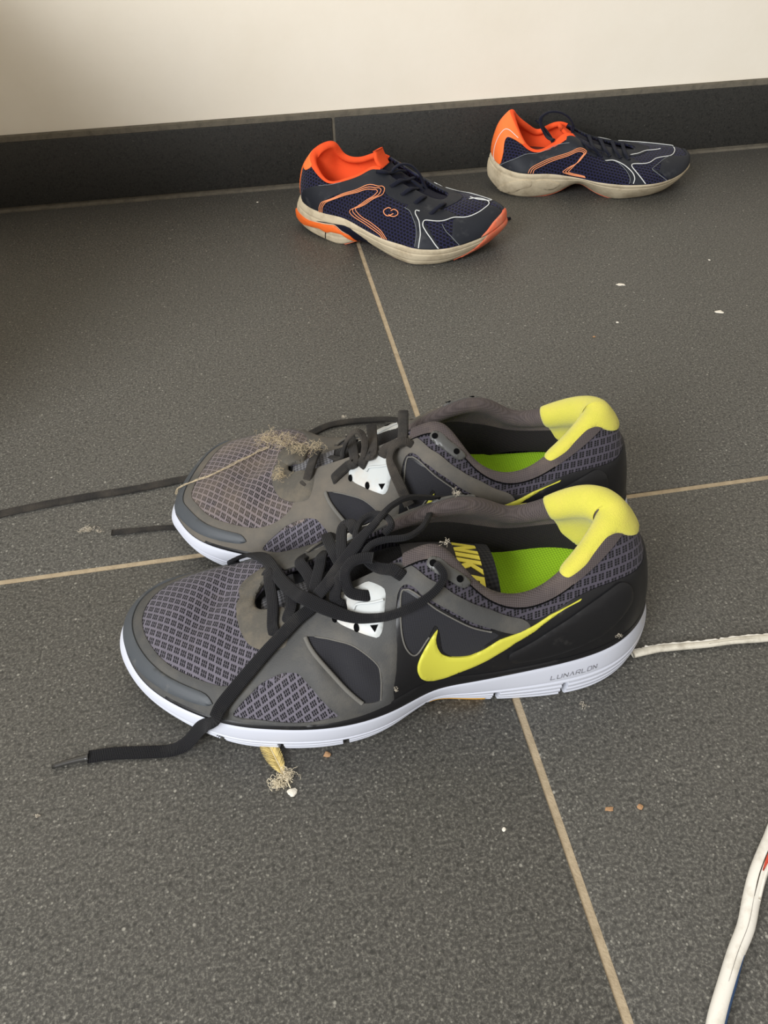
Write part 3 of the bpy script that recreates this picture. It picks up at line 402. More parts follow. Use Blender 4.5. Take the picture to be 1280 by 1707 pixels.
CHILD_A_DATA = {
    'sole_orange': [(0.0158,0.4082), (0.04256,0.5102), (0.06675,0.5306), (0.09763,0.6327), (0.1342,0.6939), (0.1553,0.5306), (0.1784,0.3673), (0.1928,0), (0.1851,0.06122), (0.1743,0.2041), (0.1548,0.4286), (0.1249,0.449), (0.1105,0.3673), (0.09197,0.4082), (0.06417,0.2653), (0.05028,0.1633), (0.02146,0.08163)],
    'sole_void': [(0.08785,0.6531), (0.1038,0.7143), (0.1403,0.7551), (0.1645,0.7755), (0.1846,0.6939), (0.2155,0.4286), (0.2402,0), (0.2217,0), (0.1954,0), (0.1784,0.3878), (0.1553,0.5714), (0.1321,0.7347)],
    'pod_gap': [(0.1079,0.3469), (0.1038,0.08163)],
    'toe_orange': [(0.514,1), (0.5104,0.7551), (0.4944,0.2653), (0.48,0.1429), (0.4651,0.02041), (0.4538,0), (0.4363,0), (0.4625,0.4082), (0.4728,0.7143), (0.4852,1), (0.531,0.7551)],
    'toe_cap': [(0.4044,0.5877), (0.4262,0.643), (0.4642,0.5713), (0.4879,0.5993), (0.4959,0.4812), (0.4983,0.2602), (0.486,0.06106), (0.47,0), (0.4528,0), (0.4319,0.003993), (0.4188,0.2757), (0.4084,0.461)],
    'quarter': [(0.04271,0.1894), (0.08334,0.7403), (0.1246,0.9496), (0.166,0.9723), (0.2009,0.9835), (0.2318,0.9889), (0.3185,0.9948), (0.3581,0.9694), (0.354,0.8677), (0.3174,0.7957), (0.2912,0.778), (0.272,0.763), (0.2642,0.7793), (0.2577,0.7944), (0.2439,0.7545), (0.1991,0.6636), (0.1348,0.5936), (0.1018,0.3668), (0.09584,0.1653), (0.09822,0.02541), (0.06652,0), (0.04077,0)],
    'band': [(0.1761,0.2371), (0.1903,0.1542), (0.229,0.113), (0.2657,0.07947), (0.2797,0), (0.2937,0.00476), (0.2794,0.09546), (0.2567,0.1873), (0.2177,0.2255), (0.1952,0.2974), (0.2001,0.3794), (0.2398,0.5768), (0.2272,0.4644), (0.186,0.3239)],
    'strip': [(0.3166,0.7575), (0.3436,0.6535), (0.3588,0.385), (0.3618,0.02724), (0.3845,0.002784), (0.4036,0.02647), (0.3856,0.4653), (0.3715,0.667), (0.3804,0.7088), (0.4082,0.6886), (0.4368,0.6492), (0.4197,0.8282), (0.3619,0.9371), (0.328,0.8681)],
    'stripe0': [(0.09371,0), (0.09358,0.1755), (0.1039,0.3693), (0.151,0.5985), (0.1946,0.6742), (0.2437,0.7449), (0.2586,0.8041), (0.2643,0.7885), (0.2597,0.6753), (0.2266,0.4507), (0.1845,0.309), (0.1764,0.2167), (0.1901,0.1536), (0.2302,0.1199), (0.2662,0.0839), (0.2772,0.01435)],
    'stripe1': [(0.09727,0.009661), (0.09754,0.1955), (0.1094,0.3864), (0.1556,0.5832), (0.1987,0.6494), (0.2394,0.7021), (0.2535,0.7535), (0.2581,0.736), (0.2504,0.6187), (0.2209,0.4491), (0.1916,0.3472), (0.1848,0.2591), (0.202,0.1886), (0.2382,0.1607), (0.2693,0.1248), (0.2822,0.02353)],
    'stripe2': [(0.1008,0.0246), (0.1016,0.2135), (0.1151,0.3993), (0.1602,0.5681), (0.2031,0.6275), (0.2346,0.6622), (0.2476,0.7012), (0.2511,0.6801), (0.24,0.569), (0.2149,0.4494), (0.1991,0.3803), (0.1933,0.2959), (0.2146,0.2186), (0.2459,0.2018), (0.2723,0.1637), (0.2871,0.03182)],
    'white1': [(0.3509,0.7935), (0.3411,0.7752), (0.3424,0.7331), (0.353,0.6846), (0.3607,0.6151), (0.368,0.3984), (0.369,0.2333), (0.3694,0.03048)],
    'white2': [(0.4006,0.02078), (0.3893,0.2751), (0.3776,0.4613), (0.3697,0.5968), (0.374,0.6895), (0.4044,0.6641), (0.4272,0.6759), (0.4483,0.595), (0.4648,0.5821), (0.478,0.5989), (0.4904,0.6187), (0.5,0.6801), (0.5031,0.7788), (0.4927,0.8387)],
    'grey1': [(0.3122,0.7361), (0.329,0.71), (0.3505,0.5634), (0.3591,0.3576), (0.3606,0.05079)],
    'grey2': [(0.4044,0.5877), (0.4102,0.4319), (0.4188,0.2757), (0.43,0.02533)],
    'emblem1': [(0.2865,0.6182), (0.2804,0.601), (0.2729,0.5163), (0.2755,0.4698), (0.2836,0.4724), (0.2901,0.5299), (0.2933,0.5592)],
    'emblem2': [(0.2868,0.5779), (0.2924,0.6327), (0.3003,0.6295), (0.3023,0.5833), (0.2968,0.5232), (0.2889,0.4962), (0.2843,0.5028)],
    'lines': [(0.08124,0.7201), (0.09903,0.8697), (0.1249,0.945), (0.1456,0.9488)],
    'kl1': [(0.1088,0.012,0.06032,0,0,1), (0.1127,0.01,0.07003,0,0,1), (0.119,0.004,0.07386,0,0,1), (0.1277,-0.002,0.07157,0,0,1), (0.1361,-0.004,0.06352,0,0,1), (0.1413,-0.004,0.05336,0,0,1), (0.1466,-0.002,0.04439,0,0,1)],
    'kl2': [(0.1009,0.02601,0.07268,0.3084,0.374,0.8746), (0.1091,0.02302,0.07203,0.5051,0.2878,0.8137), (0.1115,0.012,0.06766,0,0,1), (0.1164,0.004,0.06777,0,0,1), (0.12,-0.006,0.06414,0,0,1)],
    'kl3': [(0.1168,0.03076,0.06079,0.4842,0.2921,0.8248), (0.1239,0.02122,0.0645,0.4728,0.24,0.8479), (0.1267,0.008,0.06081,0,0,1), (0.1303,-0.004,0.05936,0,0,1)],
    'kl4': [(0.1286,0.0324,0.05448,0.3566,0.2638,0.8962), (0.1355,0.02296,0.05848,0.38,0.195,0.9042), (0.1375,0.006,0.05294,0,0,1), (0.1401,-0.006,0.0525,0,0,1)],
    'kl5': [(0.1432,0.03456,0.04868,0.3523,0.202,0.9138), (0.1489,0.02502,0.05252,0.389,0.1568,0.9078), (0.1491,0.006,0.04581,0,0,1), (0.1537,-0.004,0.04505,0,0,1)],
    'kl6': [(0.1607,0.03848,0.04158,0.2195,0.2141,0.9518), (0.1661,0.03055,0.04624,0.162,0.1746,0.9712), (0.1696,0.02226,0.04714,0.1069,0.1545,0.9822), (0.1662,-0.006,0.03594,0,0,1)],
    'kl7': [(0.108,0.006,0.05811,0,0,1), (0.1202,0.008,0.05116,0,0,1), (0.1344,0.008,0.0467,0,0,1), (0.142,0.004,0.05031,0,0,1), (0.1323,0.002,0.05751,0,0,1), (0.1215,0.004,0.06122,0,0,1)],
    'kl8': [(0.1165,0.012,0.06114,0,0,1), (0.1271,0.013,0.05193,0,0,1), (0.1387,0.013,0.04239,0,0,1), (0.1512,0.012,0.03799,0,0,1), (0.1608,0.01,0.03713,0,0,1)],
    'kl9': [(0.12,-0.03,0.03,0,0,1), (0.132,-0.046,0.006,0,0,1), (0.15,-0.058,0.0015,0,0,1), (0.172,-0.064,0.0015,0,0,1), (0.196,-0.06,0.0015,0,0,1), (0.22,-0.072,0.0015,0,0,1)],
}
CHILD_B_DATA = {
    'heel_tab': [(0.01216,0), (-0.009299,0.2395), (-0.007868,0.5672), (-0.009299,0.8319), (-0.007766,0.9699), (-0.04284,1.412), (-0.09253,0.5718), (0.04168,0.7974), (0.03389,0.5671), (0.03218,0.329), (0.03564,0.1218), (0.04649,0), (0.03219,0)],
    'heel_line': [(0.03076,0), (0.02439,0.06401), (0.02332,0.3565), (0.02728,0.6347), (0.03394,0.8093), (0.06,0.9)],
    'quarter': [(0.04649,0), (0.07475,0.3206), (0.1106,0.7366), (0.1716,0.9035), (0.2017,0.8091), (0.2222,0.9655), (0.2613,0.9093), (0.2815,0.9014), (0.3014,0.8587), (0.2767,0.6547), (0.2608,0.6912), (0.2541,0.6768), (0.2408,0.628), (0.2027,0.5607), (0.1732,0.5362), (0.144,0.3757), (0.1234,0.2354), (0.1159,0.05438), (0.09227,0), (0.07368,0), (0.05222,0)],
    'stripe0': [(0.1097,0.03059), (0.1141,0.2071), (0.1299,0.3472), (0.1741,0.5464), (0.2169,0.585), (0.25,0.6702), (0.2558,0.62), (0.2315,0.381), (0.2023,0.2405), (0.1904,0.1465), (0.1884,0.08646), (0.2119,0.04422), (0.2469,0.05169)],
    'stripe1': [(0.1148,0.02522), (0.1186,0.1879), (0.1341,0.3133), (0.1754,0.503), (0.216,0.5561), (0.2459,0.6223), (0.2514,0.5832), (0.2297,0.3791), (0.2076,0.2523), (0.1963,0.1511), (0.1944,0.09834), (0.2128,0.06491), (0.2456,0.06521)],
    'stripe2': [(0.1199,0.01939), (0.1232,0.1676), (0.1383,0.2761), (0.1768,0.462), (0.2152,0.5258), (0.2421,0.5791), (0.247,0.5497), (0.2277,0.3775), (0.2131,0.2641), (0.2025,0.1562), (0.2007,0.1115), (0.2137,0.08543), (0.2443,0.07714)],
    'quarter_line': [(0.04793,0), (0.07484,0.3164), (0.1107,0.7271), (0.1714,0.8974), (0.215,0.7669)],
    'white1': [(0.3013,0.656), (0.3229,0.6994), (0.3496,0.6108), (0.366,0.4374), (0.3705,0.2474), (0.368,0.04555)],
    'white2': [(0.389,0.02523), (0.3762,0.4034), (0.3689,0.6031), (0.3768,0.6677), (0.4044,0.6449), (0.4299,0.6857), (0.4599,0.6153), (0.4804,0.6338), (0.4966,0.6629)],
    'white3': [(0.3803,0.8903), (0.4035,0.904), (0.4565,0.9026), (0.4851,0.8054)],
    'grey1': [(0.3229,0.6994), (0.3379,0.6253), (0.3535,0.4616), (0.3605,0.2501), (0.3596,0.04647)],
    'grey2': [(0.4599,0.6153), (0.4318,0.5689), (0.4076,0.4753), (0.4068,0.3669), (0.4242,0)],
    'toe_cap': [(0.4071,0.4621), (0.4318,0.5689), (0.4619,0.6286), (0.4971,0.6479), (0.4983,0.5082), (0.4857,0.3619), (0.4722,0.05979), (0.4528,0), (0.4242,0), (0.4095,0.2946)],
    'strip': [(0.3009,0.641), (0.3226,0.6912), (0.3494,0.5964), (0.3604,0.3762), (0.3618,0.06908), (0.3899,0.008721), (0.3762,0.4034), (0.369,0.6123), (0.3775,0.6884), (0.392,0.7055), (0.376,0.8442), (0.3391,0.9027), (0.3028,0.8385)],
    'bulge1': [(0.0441,0), (0.07292,0.5306), (0.09402,0.7347), (0.1177,0.7755), (0.1203,0.5306), (0.1033,0.4082), (0.0791,0.1224)],
    'bulge2': [(0.1306,0.7551), (0.1558,0.7551), (0.1877,0.5714), (0.1784,0.3265), (0.163,0.3061), (0.1337,0.5102)],
    'orange_bit': [(0.2906,0.08163), (0.3081,0.102)],
    'kl1': [(0.06263,0.02877,0.05968,-0.4191,0.4453,0.7912), (0.05903,0.008,0.05693,0,0,1), (0.05276,0.002,0.06538,0,0,1), (0.05157,-0.002,0.07429,0,0,1), (0.05999,-0.004,0.07919,0,0,1), (0.07164,-0.005,0.07869,0,0,1), (0.08269,-0.006,0.0732,0,0,1), (0.08933,-0.006,0.06485,0,0,1), (0.08887,-0.004,0.0565,0,0,1)],
    'kl2': [(0.08628,0.008,0.06028,0,0,1), (0.09895,0.03487,0.05567,0.4776,0.2732,0.835), (0.1095,0.03524,0.05003,0.3738,0.2711,0.887), (0.1167,0.03764,0.04462,0.2298,0.3463,0.9096)],
    'kl3': [(0.11,-0.01,0.052,0,0,1), (0.1072,0.03084,0.05334,0.4309,0.1896,0.8822), (0.1134,0.03596,0.04833,0.2993,0.2876,0.9098)],
    'kl4': [(0.124,-0.01,0.0475,0,0,1), (0.1219,0.02731,0.04903,0.2308,0.1671,0.9586), (0.1268,0.03586,0.04415,0.1725,0.246,0.9538)],
    'kl5': [(0.138,-0.01,0.045,0,0,1), (0.1348,0.02454,0.04668,0.2006,0.1346,0.9704), (0.1393,0.03537,0.04187,0.1878,0.2094,0.9596)],
    'kl6': [(0.15,-0.01,0.043,0,0,1), (0.1459,0.02308,0.04379,0.1473,0.1353,0.9798), (0.1488,0.03496,0.03939,0.1107,0.2085,0.9717)],
    'kl7': [(0.04714,-0.01,0.06949,0,0,1), (0.05555,-0.006,0.0629,0,0,1), (0.06233,-3.469e-17,0.05629,0,0,1), (0.06705,0.006,0.04971,0,0,1)],
}
class Builder:
    """turns a Shell into meshes; m = -1 mirrors it into the other foot"""
    def __init__(s, shell, bottom, root, m=1, uvk=None):
        s.sh = shell; s.root = root; s.m = m; s.bottom = np.array(bottom, float); s.bb = shell.tb
        s.L = float(np.linalg.norm(np.diff(shell._out(np.linspace(0, 1, 200), np.zeros(200)), axis=0), axis=1).sum()) ; s.uvplane = 'side'
    def mir(s, V): V = np.array(V, float); V[:, 1] *= s.m; return V
    def uv_of(s, V, mode):
        if mode == 'top': return np.stack([V[:, 0], V[:, 1]], 1)
        return np.stack([V[:, 0], V[:, 2] * .85 - np.abs(V[:, 1]) * .5], 1)
    def patch(s, name, mat, t0, t1, w0, w1, nt, nw, h=0., uv='side', parent=None, ws=None, flip=False):
        t = np.linspace(t0, t1, nt); w = np.linspace(w0, w1, nw) if ws is None else np.asarray(ws); nw = len(w)
        tt, ww = np.meshgrid(t, w, indexing='ij'); V, N = s.sh.pos(tt.ravel(), ww.ravel(), h)
        return mesh_obj(name, s.mir(V), grid_faces(nt, nw, flip=(s.m < 0) ^ flip), mat, parent or s.root, s.uv_of(V, uv))
    def panel(s, name, mat, outline, holes=(), h=.0008, uv='side', parent=None, mirror=False, step=.0022, base=-.0006, smooth=True, edge=.6, bulge=0., label=None, on='upper'):
        """raised patch on the shell from an outline in (t, w); real thickness, rolled edge"""
        SX, SY = (.74, .062) if on == 'upper' else (.74 * s.L / .75, .026)
        surf = s.sh.pos if on == 'upper' else s.sole_pt
        def rs(poly, smooth_):
            q = np.array([((1 - a) if mirror else a, b) for a, b in poly]) * (SX, SY)
            if smooth_:
                q2 = np.vstack([q[-1:], q, q[:2]]); c = []
                for i in range(1, len(q2) - 2):
                    u = np.linspace(0, 1, 6, endpoint=False)[:, None]; a, b, cc, d = q2[i - 1], q2[i], q2[i + 1], q2[i + 2]
                    tn = .7
                    m1 = tn * (cc - a) / 2 * 1.0; m2 = tn * (d - b) / 2
                    L_ = np.linalg.norm(cc - b); l1 = np.linalg.norm(m1) + 1e-12; l2 = np.linalg.norm(m2) + 1e-12
                    m1 = m1 * min(1, 1.0 * L_ / l1); m2 = m2 * min(1, 1.0 * L_ / l2)
                    c.append((1 + 2 * u) * (1 - u) ** 2 * b + u * (1 - u) ** 2 * m1 + u * u * (3 - 2 * u) * cc + u * u * (u - 1) * m2)
                q = np.vstack(c)
            q = np.vstack([q, q[:1]]); d = np.concatenate([[0], np.cumsum(np.linalg.norm(np.diff(q, axis=0), axis=1))])
            n = max(8, int(d[-1] / step)); g = np.linspace(0, d[-1], n, endpoint=False)
            return np.stack([np.interp(g, d, q[:, 0]), np.interp(g, d, q[:, 1])], 1)
        loops = [rs(outline, smooth)] + [rs(x, smooth) for x in holes]
        def inside(pt):
            r = np.zeros(len(pt), bool)
            for lp in loops:
                x1, y1 = lp[:, 0], lp[:, 1]; x2, y2 = np.roll(x1, -1), np.roll(y1, -1)
                c = (y1[None] > pt[:, 1:2]) != (y2[None] > pt[:, 1:2])
                xi = (x2 - x1)[None] * (pt[:, 1:2] - y1[None]) / ((y2 - y1)[None] + 1e-15) + x1[None]
                r ^= (np.sum(c & (pt[:, 0:1] < xi), 1) % 2 == 1)
            return r
        lo, hi = loops[0].min(0), loops[0].max(0)
        gx, gy = np.meshgrid(np.arange(lo[0], hi[0], step), np.arange(lo[1], hi[1], step)); g = np.stack([gx.ravel(), gy.ravel()], 1)
        g[:, 0] += (np.round((g[:, 1] - lo[1]) / step) % 2) * step * .5
        g = g[inside(g)]; allb = np.vstack(loops)
        if len(g):
            dmin = np.full(len(g), 9.)
            for i in range(0, len(allb), 200):
                dmin = np.minimum(dmin, np.sqrt(((g[:, None] - allb[None, i:i + 200]) ** 2).sum(2)).min(1))
            g = g[dmin > step * .55]; dmin = dmin[dmin > step * .55]
        pts = np.vstack([allb, g]); E = []; o = 0
        for lp in loops:
            n = len(lp); E += [(o + i, o + (i + 1) % n) for i in range(n)]; o += n
        v2, e2, f2, ov, oe, of = delaunay_2d_cdt([Vector(p) for p in pts.tolist()], E, [], 0, 1e-9)
        v2 = np.array([tuple(v) for v in v2]); cen = np.array([v2[list(f)].mean(0) for f in f2]); keep = inside(cen)
        F = [tuple(f) for f, k in zip(f2, keep) if k]
        isb = np.ones(len(v2), bool); dv = np.zeros(len(v2))
        for i, src in enumerate(ov):
            if src and min(src) >= len(allb): isb[i] = False; dv[i] = dmin[min(src) - len(allb)]
        hh = np.where(isb, h * edge, h) + bulge * np.clip(dv / .006, 0, 1)
        P3, N = surf(v2[:, 0] / SX, v2[:, 1] / SY, hh)
        A = v2[:, 0] * 0
        # orient
        F2 = []
        for f in F:
            a, b, c = v2[f[0]], v2[f[1]], v2[f[2]]
            F2.append(f if ((b - a)[0] * (c - a)[1] - (b - a)[1] * (c - a)[0] < 0) else f[::-1])
        # skirt
        cnt = {}
        for f in F2:
            for i in range(3):
                e = (f[i], f[(i + 1) % 3]); cnt[e] = 1
        bl = [e for e in cnt if (e[1], e[0]) not in cnt]; bv = sorted({i for e in bl for i in e}); mp = {b: len(P3) + i for i, b in enumerate(bv)}
        Pb, _ = surf(v2[bv, 0] / SX, v2[bv, 1] / SY, base)
        V = np.vstack([P3, Pb]); F2 = F2 + [(e[1], e[0], mp[e[0]], mp[e[1]]) for e in bl]
        if s.m > 0: F2 = [f[::-1] for f in F2]
        ob = mesh_obj(name, s.mir(V), F2, mat, parent or s.root, s.uv_of(V, uv), sharp=50)
        if label: ob['label'] = label
        return ob
    def line(s, name, mat, pts, width=.0012, h=.0006, thick=.0008, mirror=False, parent=None, n=6, label=None, build=True, on='upper'):
        q = catmull(np.array([((1 - a) if mirror else a, b) for a, b in pts]), n); P3, N = (s.sh.pos if on == 'upper' else s.sole_pt)(q[:, 0], q[:, 1], h)
        V, F, U = sweep(P3, width, thick, up=N, n=1, sides=8)
        if s.m < 0: F = [f[::-1] for f in F]
        V = s.mir(V)
        if not build: return V, F, U
        o = mesh_obj(name, V, F, mat, parent or s.root, U)
        if label: o['label'] = label
        return o
    def sole(s, name, mat, lip=.0012, bulge=.0022, grooves=(), gdepth=.0007, gwid=.03, notches=(), nh=.42, nd=.006, nt=520, nr=44, parent=None, top_dz=0., wave=None):
        t = np.linspace(0, 1, nt, endpoint=False); ex = []
        for (c, hw) in notches: ex += [c - hw - .0004, c - hw, c + hw, c + hw + .0004]
        t = np.sort(np.concatenate([t, np.mod(ex, 1)])) if ex else t; nt = len(t)
        top = s.sh._out(t, np.zeros(nt)); n, d = s.sh._frame(t, np.full(nt, .02)); n[:, 2] = 0; n /= np.linalg.norm(n, axis=1)[:, None]
        tab = _lerp(s.bb, (t - s.sh.ts[0]) % 1.0); bot = tab @ s.bottom
        top = top + n * lip; top[:, 2] += top_dz
        hs = np.linspace(0, 1, nr); rows = []
        for h in hs:
            p = bot * (1 - h) + top * h; off = bulge * math.sin(math.pi * min(1, h * 1.05)) ** .8 if 0 < h < .95 else 0
            gd = 0
            for gpos in grooves:
                gg = gpos if not callable(gpos) else gpos(t)
                gd = gd + gdepth * np.exp(-((h - gg) / gwid) ** 2)
            if h < .05: off -= .0015 * (1 - h / .05)
            if h > .95: off -= .0012 * (h - .95) / .05
            o_ = np.full(nt, off) - gd
            for (c, hw) in notches:
                k = (np.abs(((t - c + .5) % 1) - .5) <= hw + 1e-9) & (h < nh); o_[k] -= nd
            rows.append(p + n * o_[:, None])
        rows.append(top - n * .008)
        first = bot - n * .007; first[:, 2] = bot[:, 2] + .0005
        rows = [first] + rows; V = np.stack(rows, 1).reshape(-1, 3); k = len(rows)
        F = grid_faces(nt, k, closed_a=True, flip=False)
        F.append(tuple(i * k for i in range(nt))[::-1]); F.append(tuple(i * k + k - 1 for i in range(nt)))
        if s.m < 0: F = [f[::-1] for f in F]
        s._sole = (t, n, bot, top)
        return mesh_obj(name, s.mir(V), F, mat, parent or s.root, np.stack([np.repeat(t, k) * s.L, np.tile(np.linspace(0, 1, k), nt)], 1), sharp=40)
    def sole_pt(s, t, h, off=0., bulge=.0022, lip=.0012):
        t = np.atleast_1d(np.asarray(t, float)); h = np.asarray(h, float) * np.ones(len(t))
        top = s.sh._out(t, np.zeros(len(t))); n, d = s.sh._frame(t, np.full(len(t), .02)); n[:, 2] = 0; n /= np.linalg.norm(n, axis=1)[:, None]
        bot = _lerp(s.bb, (t - s.sh.ts[0]) % 1.0) @ s.bottom; top = top + n * lip
        p = bot * (1 - h)[:, None] + top * h[:, None]; b = bulge * np.sin(np.pi * np.minimum(1, h * 1.05)) ** .8
        return p + n * (b + off)[:, None], n
# ------------------------------------------------------------------ materials
def knit(name, thread, hole, ang=.62, cu=.0050, cv=.0040, cols=3, rows=2, dust=None, dlo=.45, dhi=.8, dmax=.6):
    """knitted mesh: staggered cells, each with a few slits"""
    t = NT(name); mp = t.n('ShaderNodeMapping'); mp.inputs['Rotation'].default_value = (0, 0, ang); t.l(t.uv(), mp.inputs['Vector'])
    sx = t.n('ShaderNodeSeparateXYZ'); t.l(mp.outputs[0], sx.inputs[0])
    v = t.math('DIVIDE', sx.outputs[1], cv); row = t.math('FLOOR', v); fv = t.math('FRACT', v)
    u = t.math('ADD', t.math('DIVIDE', sx.outputs[0], cu), t.math('MULTIPLY', row, .5)); u = t.math('ADD', u, t.math('MULTIPLY', fv, .28)); fu = t.math('FRACT', u)
    a = t.math('MULTIPLY', t.math('SUBTRACT', fu, .10), cols / .80); b = t.math('MULTIPLY', t.math('SUBTRACT', fv, .12), rows / .76)
    ina = t.math('MULTIPLY', t.math('GREATER_THAN', a, 0), t.math('LESS_THAN', a, cols)); inb = t.math('MULTIPLY', t.math('GREATER_THAN', b, 0), t.math('LESS_THAN', b, rows))
    da = t.math('ABSOLUTE', t.math('SUBTRACT', t.math('FRACT', a), .5)); db = t.math('ABSOLUTE', t.math('SUBTRACT', t.math('FRACT', b), .5))
    ma = t.n('ShaderNodeMapRange'); ma.inputs[1].default_value = .40; ma.inputs[2].default_value = .26; t.l(da, ma.inputs[0])
    mb = t.n('ShaderNodeMapRange'); mb.inputs[1].default_value = .46; mb.inputs[2].default_value = .34; t.l(db, mb.inputs[0])
    hole_f = t.math('MULTIPLY', t.math('MULTIPLY', ma.outputs[0], mb.outputs[0]), t.math('MULTIPLY', ina, inb))
    nz = t.noise(260, 3); base = t.mix(nz, tuple(x * .8 for x in srgb(*thread)[:3]) + (1,), tuple(x * 1.2 for x in srgb(*thread)[:3]) + (1,))
    col = t.mix(hole_f, base, srgb(*hole))
    if dust:
        g = t.noise(42, 5, .6); g = t.ramp(g, [(dlo, (0, 0, 0)), (dhi, (dmax, dmax, dmax))]); col = t.mix(g, col, srgb(*dust))
    t.bump(t.math('SUBTRACT', 1, hole_f), .9, .0009)
    MATS[name] = t.set(.85, .15, .1, col); return t

def weave(name, rgb, period=.0011, depth=.6, dust=None, rough=.85, lo=.55, dlo=.5, dhi=.8, ang=.6):
    """fine woven cloth"""
    t = NT(name); mp = t.n('ShaderNodeMapping'); mp.inputs['Rotation'].default_value = (0, 0, ang); t.l(t.uv(), mp.inputs['Vector'])
    sx = t.n('ShaderNodeSeparateXYZ'); t.l(mp.outputs[0], sx.inputs[0]); k = 2 * math.pi / period
    p = t.math('MULTIPLY', t.math('SINE', t.math('MULTIPLY', sx.outputs[0], k)), t.math('SINE', t.math('MULTIPLY', sx.outputs[1], k)))
    p = t.math('ADD', t.math('MULTIPLY', p, .5), .5); c = srgb(*rgb)
    col = t.mix(p, tuple(x * lo for x in c[:3]) + (1,), c)
    if dust: g = t.noise(55, 5, .6); g = t.ramp(g, [(dlo, (0, 0, 0)), (dhi, (.7, .7, .7))]); col = t.mix(g, col, srgb(*dust))
    t.bump(p, depth, .0005); MATS[name] = t.set(rough, .15, .05, col); return t

knit('knit_mesh', (100, 96, 105), (26, 25, 30), cu=.0044, cv=.0038, dust=(110, 100, 92), dlo=.58, dhi=.9, dmax=.4)
knit('knit_mesh_dusty', (112, 104, 107), (34, 31, 31), cu=.0044, cv=.0038, dust=(128, 114, 98), dlo=.40, dhi=.75, dmax=.6)
knit('knit_collar', (72, 68, 77), (20, 19, 23), ang=.2, cu=.0038, cv=.0042, cols=2, rows=3)
weave('knit_fine', (50, 50, 54), .0011)
weave('lining_knit', (88, 80, 79), .0013, dust=(106, 95, 88))
weave('lace_weave', (33, 33, 36), .0012, 1., lo=.35, dust=(56, 54, 52), dlo=.55, ang=.78)
weave('lace_dusty', (50, 48, 46), .0011, .9, dust=(88, 81, 72), dlo=.45, ang=.78)
weave('insole_green', (160, 208, 44), .0020, .5, lo=.72)
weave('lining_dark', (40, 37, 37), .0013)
weave('tongue_mesh', (120, 120, 124), .0028, .9, lo=.25)
weave('tongue_mesh_dark', (40, 40, 42), .0030, .9, lo=.3)
weave('tongue_cloth', (64, 60, 58), .0011)
weave('tongue_dark', (24, 23, 24), .0016)
plain('saddle_grey', (70, 70, 69), .65, .3, dirt=(98, 94, 86), dscale=38, dlo=.45, dhi=.85, bump=.25, bscale=1600)
plain('saddle_grey_dusty', (86, 84, 80), .8, .2, dirt=(110, 103, 93), dscale=34, dlo=.35, dhi=.75, bump=.25, bscale=1600)
plain('synthetic_black', (22, 22, 24), .42, .4, dirt=(78, 76, 72), dscale=50, dlo=.60, dhi=.95, bump=.08)
plain('rubber_grey', (68, 72, 76), .55, .4, dirt=(120, 116, 108), dscale=70, dlo=.6, dhi=.9)
plain('foam_white', (197, 200, 210), .5, .35, dirt=(196, 186, 172), dscale=26, dlo=.60, dhi=.86, vary=.03)
plain('suede_dusty', (88, 85, 79), .95, .1, dirt=(112, 104, 91), dscale=80, bump=.5, bscale=1400)
plain('felt_yellow', (203, 197, 80), .95, .05, dirt=(206, 196, 84), dscale=90, bump=.7, bscale=2200, sheen=.25)
plain('emblem_yellow', (198, 194, 70), .38, .4, vary=.05)
plain('label_yellow', (222, 208, 84), .6, .2, vary=.06)
plain('plate_white', (186, 190, 189), .4, .4, dirt=(186, 174, 158), dscale=40, dlo=.5, dhi=.8)
plain('plate_dark', (74, 74, 72), .4, .5)
plain('hole_black', (10, 10, 11), .9, .05)
plain('piping_grey', (104, 102, 97), .8, .2, bump=.4, bscale=2200)
plain('outsole_amber', (222, 168, 66), .5, .3)
plain('outsole_dark', (30, 30, 31), .7, .3)
plain('print_grey', (128, 128, 134), .6, .3)
plain('aglet_dark', (58, 57, 55), .3, .5)
# ------------------------------------------------------------------ room
def tile_mat(name, a, b_, speck):
    t = NT(name); o = t.obj(); f = t.noise(14, 5, .6); f2 = t.noise(700, 4, .75); f3 = t.noise(190, 3, .6)
    f4 = t.noise(420, 2, .5); vo = t.n('ShaderNodeTexVoronoi'); vo.inputs['Scale'].default_value = 260; t.l(t.obj(), vo.inputs['Vector'])
    col = t.mix(f, srgb(*a), srgb(*b_)); col = t.mix(t.ramp(f2, [(.47, (0, 0, 0)), (.66, (1, 1, 1))]), col, srgb(*speck))
    col = t.mix(t.ramp(f4, [(.30, (.8, .8, .8)), (.48, (0, 0, 0))]), col, tuple(x * .55 for x in srgb(*a)[:3]) + (1,))
    col = t.mix(t.ramp(vo.outputs['Distance'], [(.10, (.75, .75, .75)), (.16, (0, 0, 0))]), col, tuple(min(1, x * 1.5) for x in srgb(*speck)[:3]) + (1,))
    v2 = t.n('ShaderNodeTexVoronoi'); v2.inputs['Scale'].default_value = 75; t.l(t.obj(), v2.inputs['Vector'])
    col = t.mix(t.ramp(t.math('ADD', v2.outputs['Distance'], t.math('MULTIPLY', f2, .10)), [(.085, (.8, .8, .8)), (.12, (0, 0, 0))]), col, tuple(min(1, x * 1.9) for x in srgb(*speck)[:3]) + (1,))
    t.bump(t.math('ADD', f2, t.math('MULTIPLY', f3, .6)), .35, .0007); MATS[name] = t.set(.5, .45, 0, col)
tile_mat('slate_tile', (65, 64, 60), (75, 73, 69), (121, 119, 111))
tile_mat('slate_skirting', (40, 40, 38), (48, 47, 44), (58, 56, 52))
plain('grout', (176, 160, 134), .95, .1, dirt=(140, 125, 102), dscale=120, dlo=.4, dhi=.8, bump=.5, bscale=900)
plain('grout_grey', (112, 106, 94), .95, .1, dirt=(86, 82, 74), dscale=90, bump=.5)
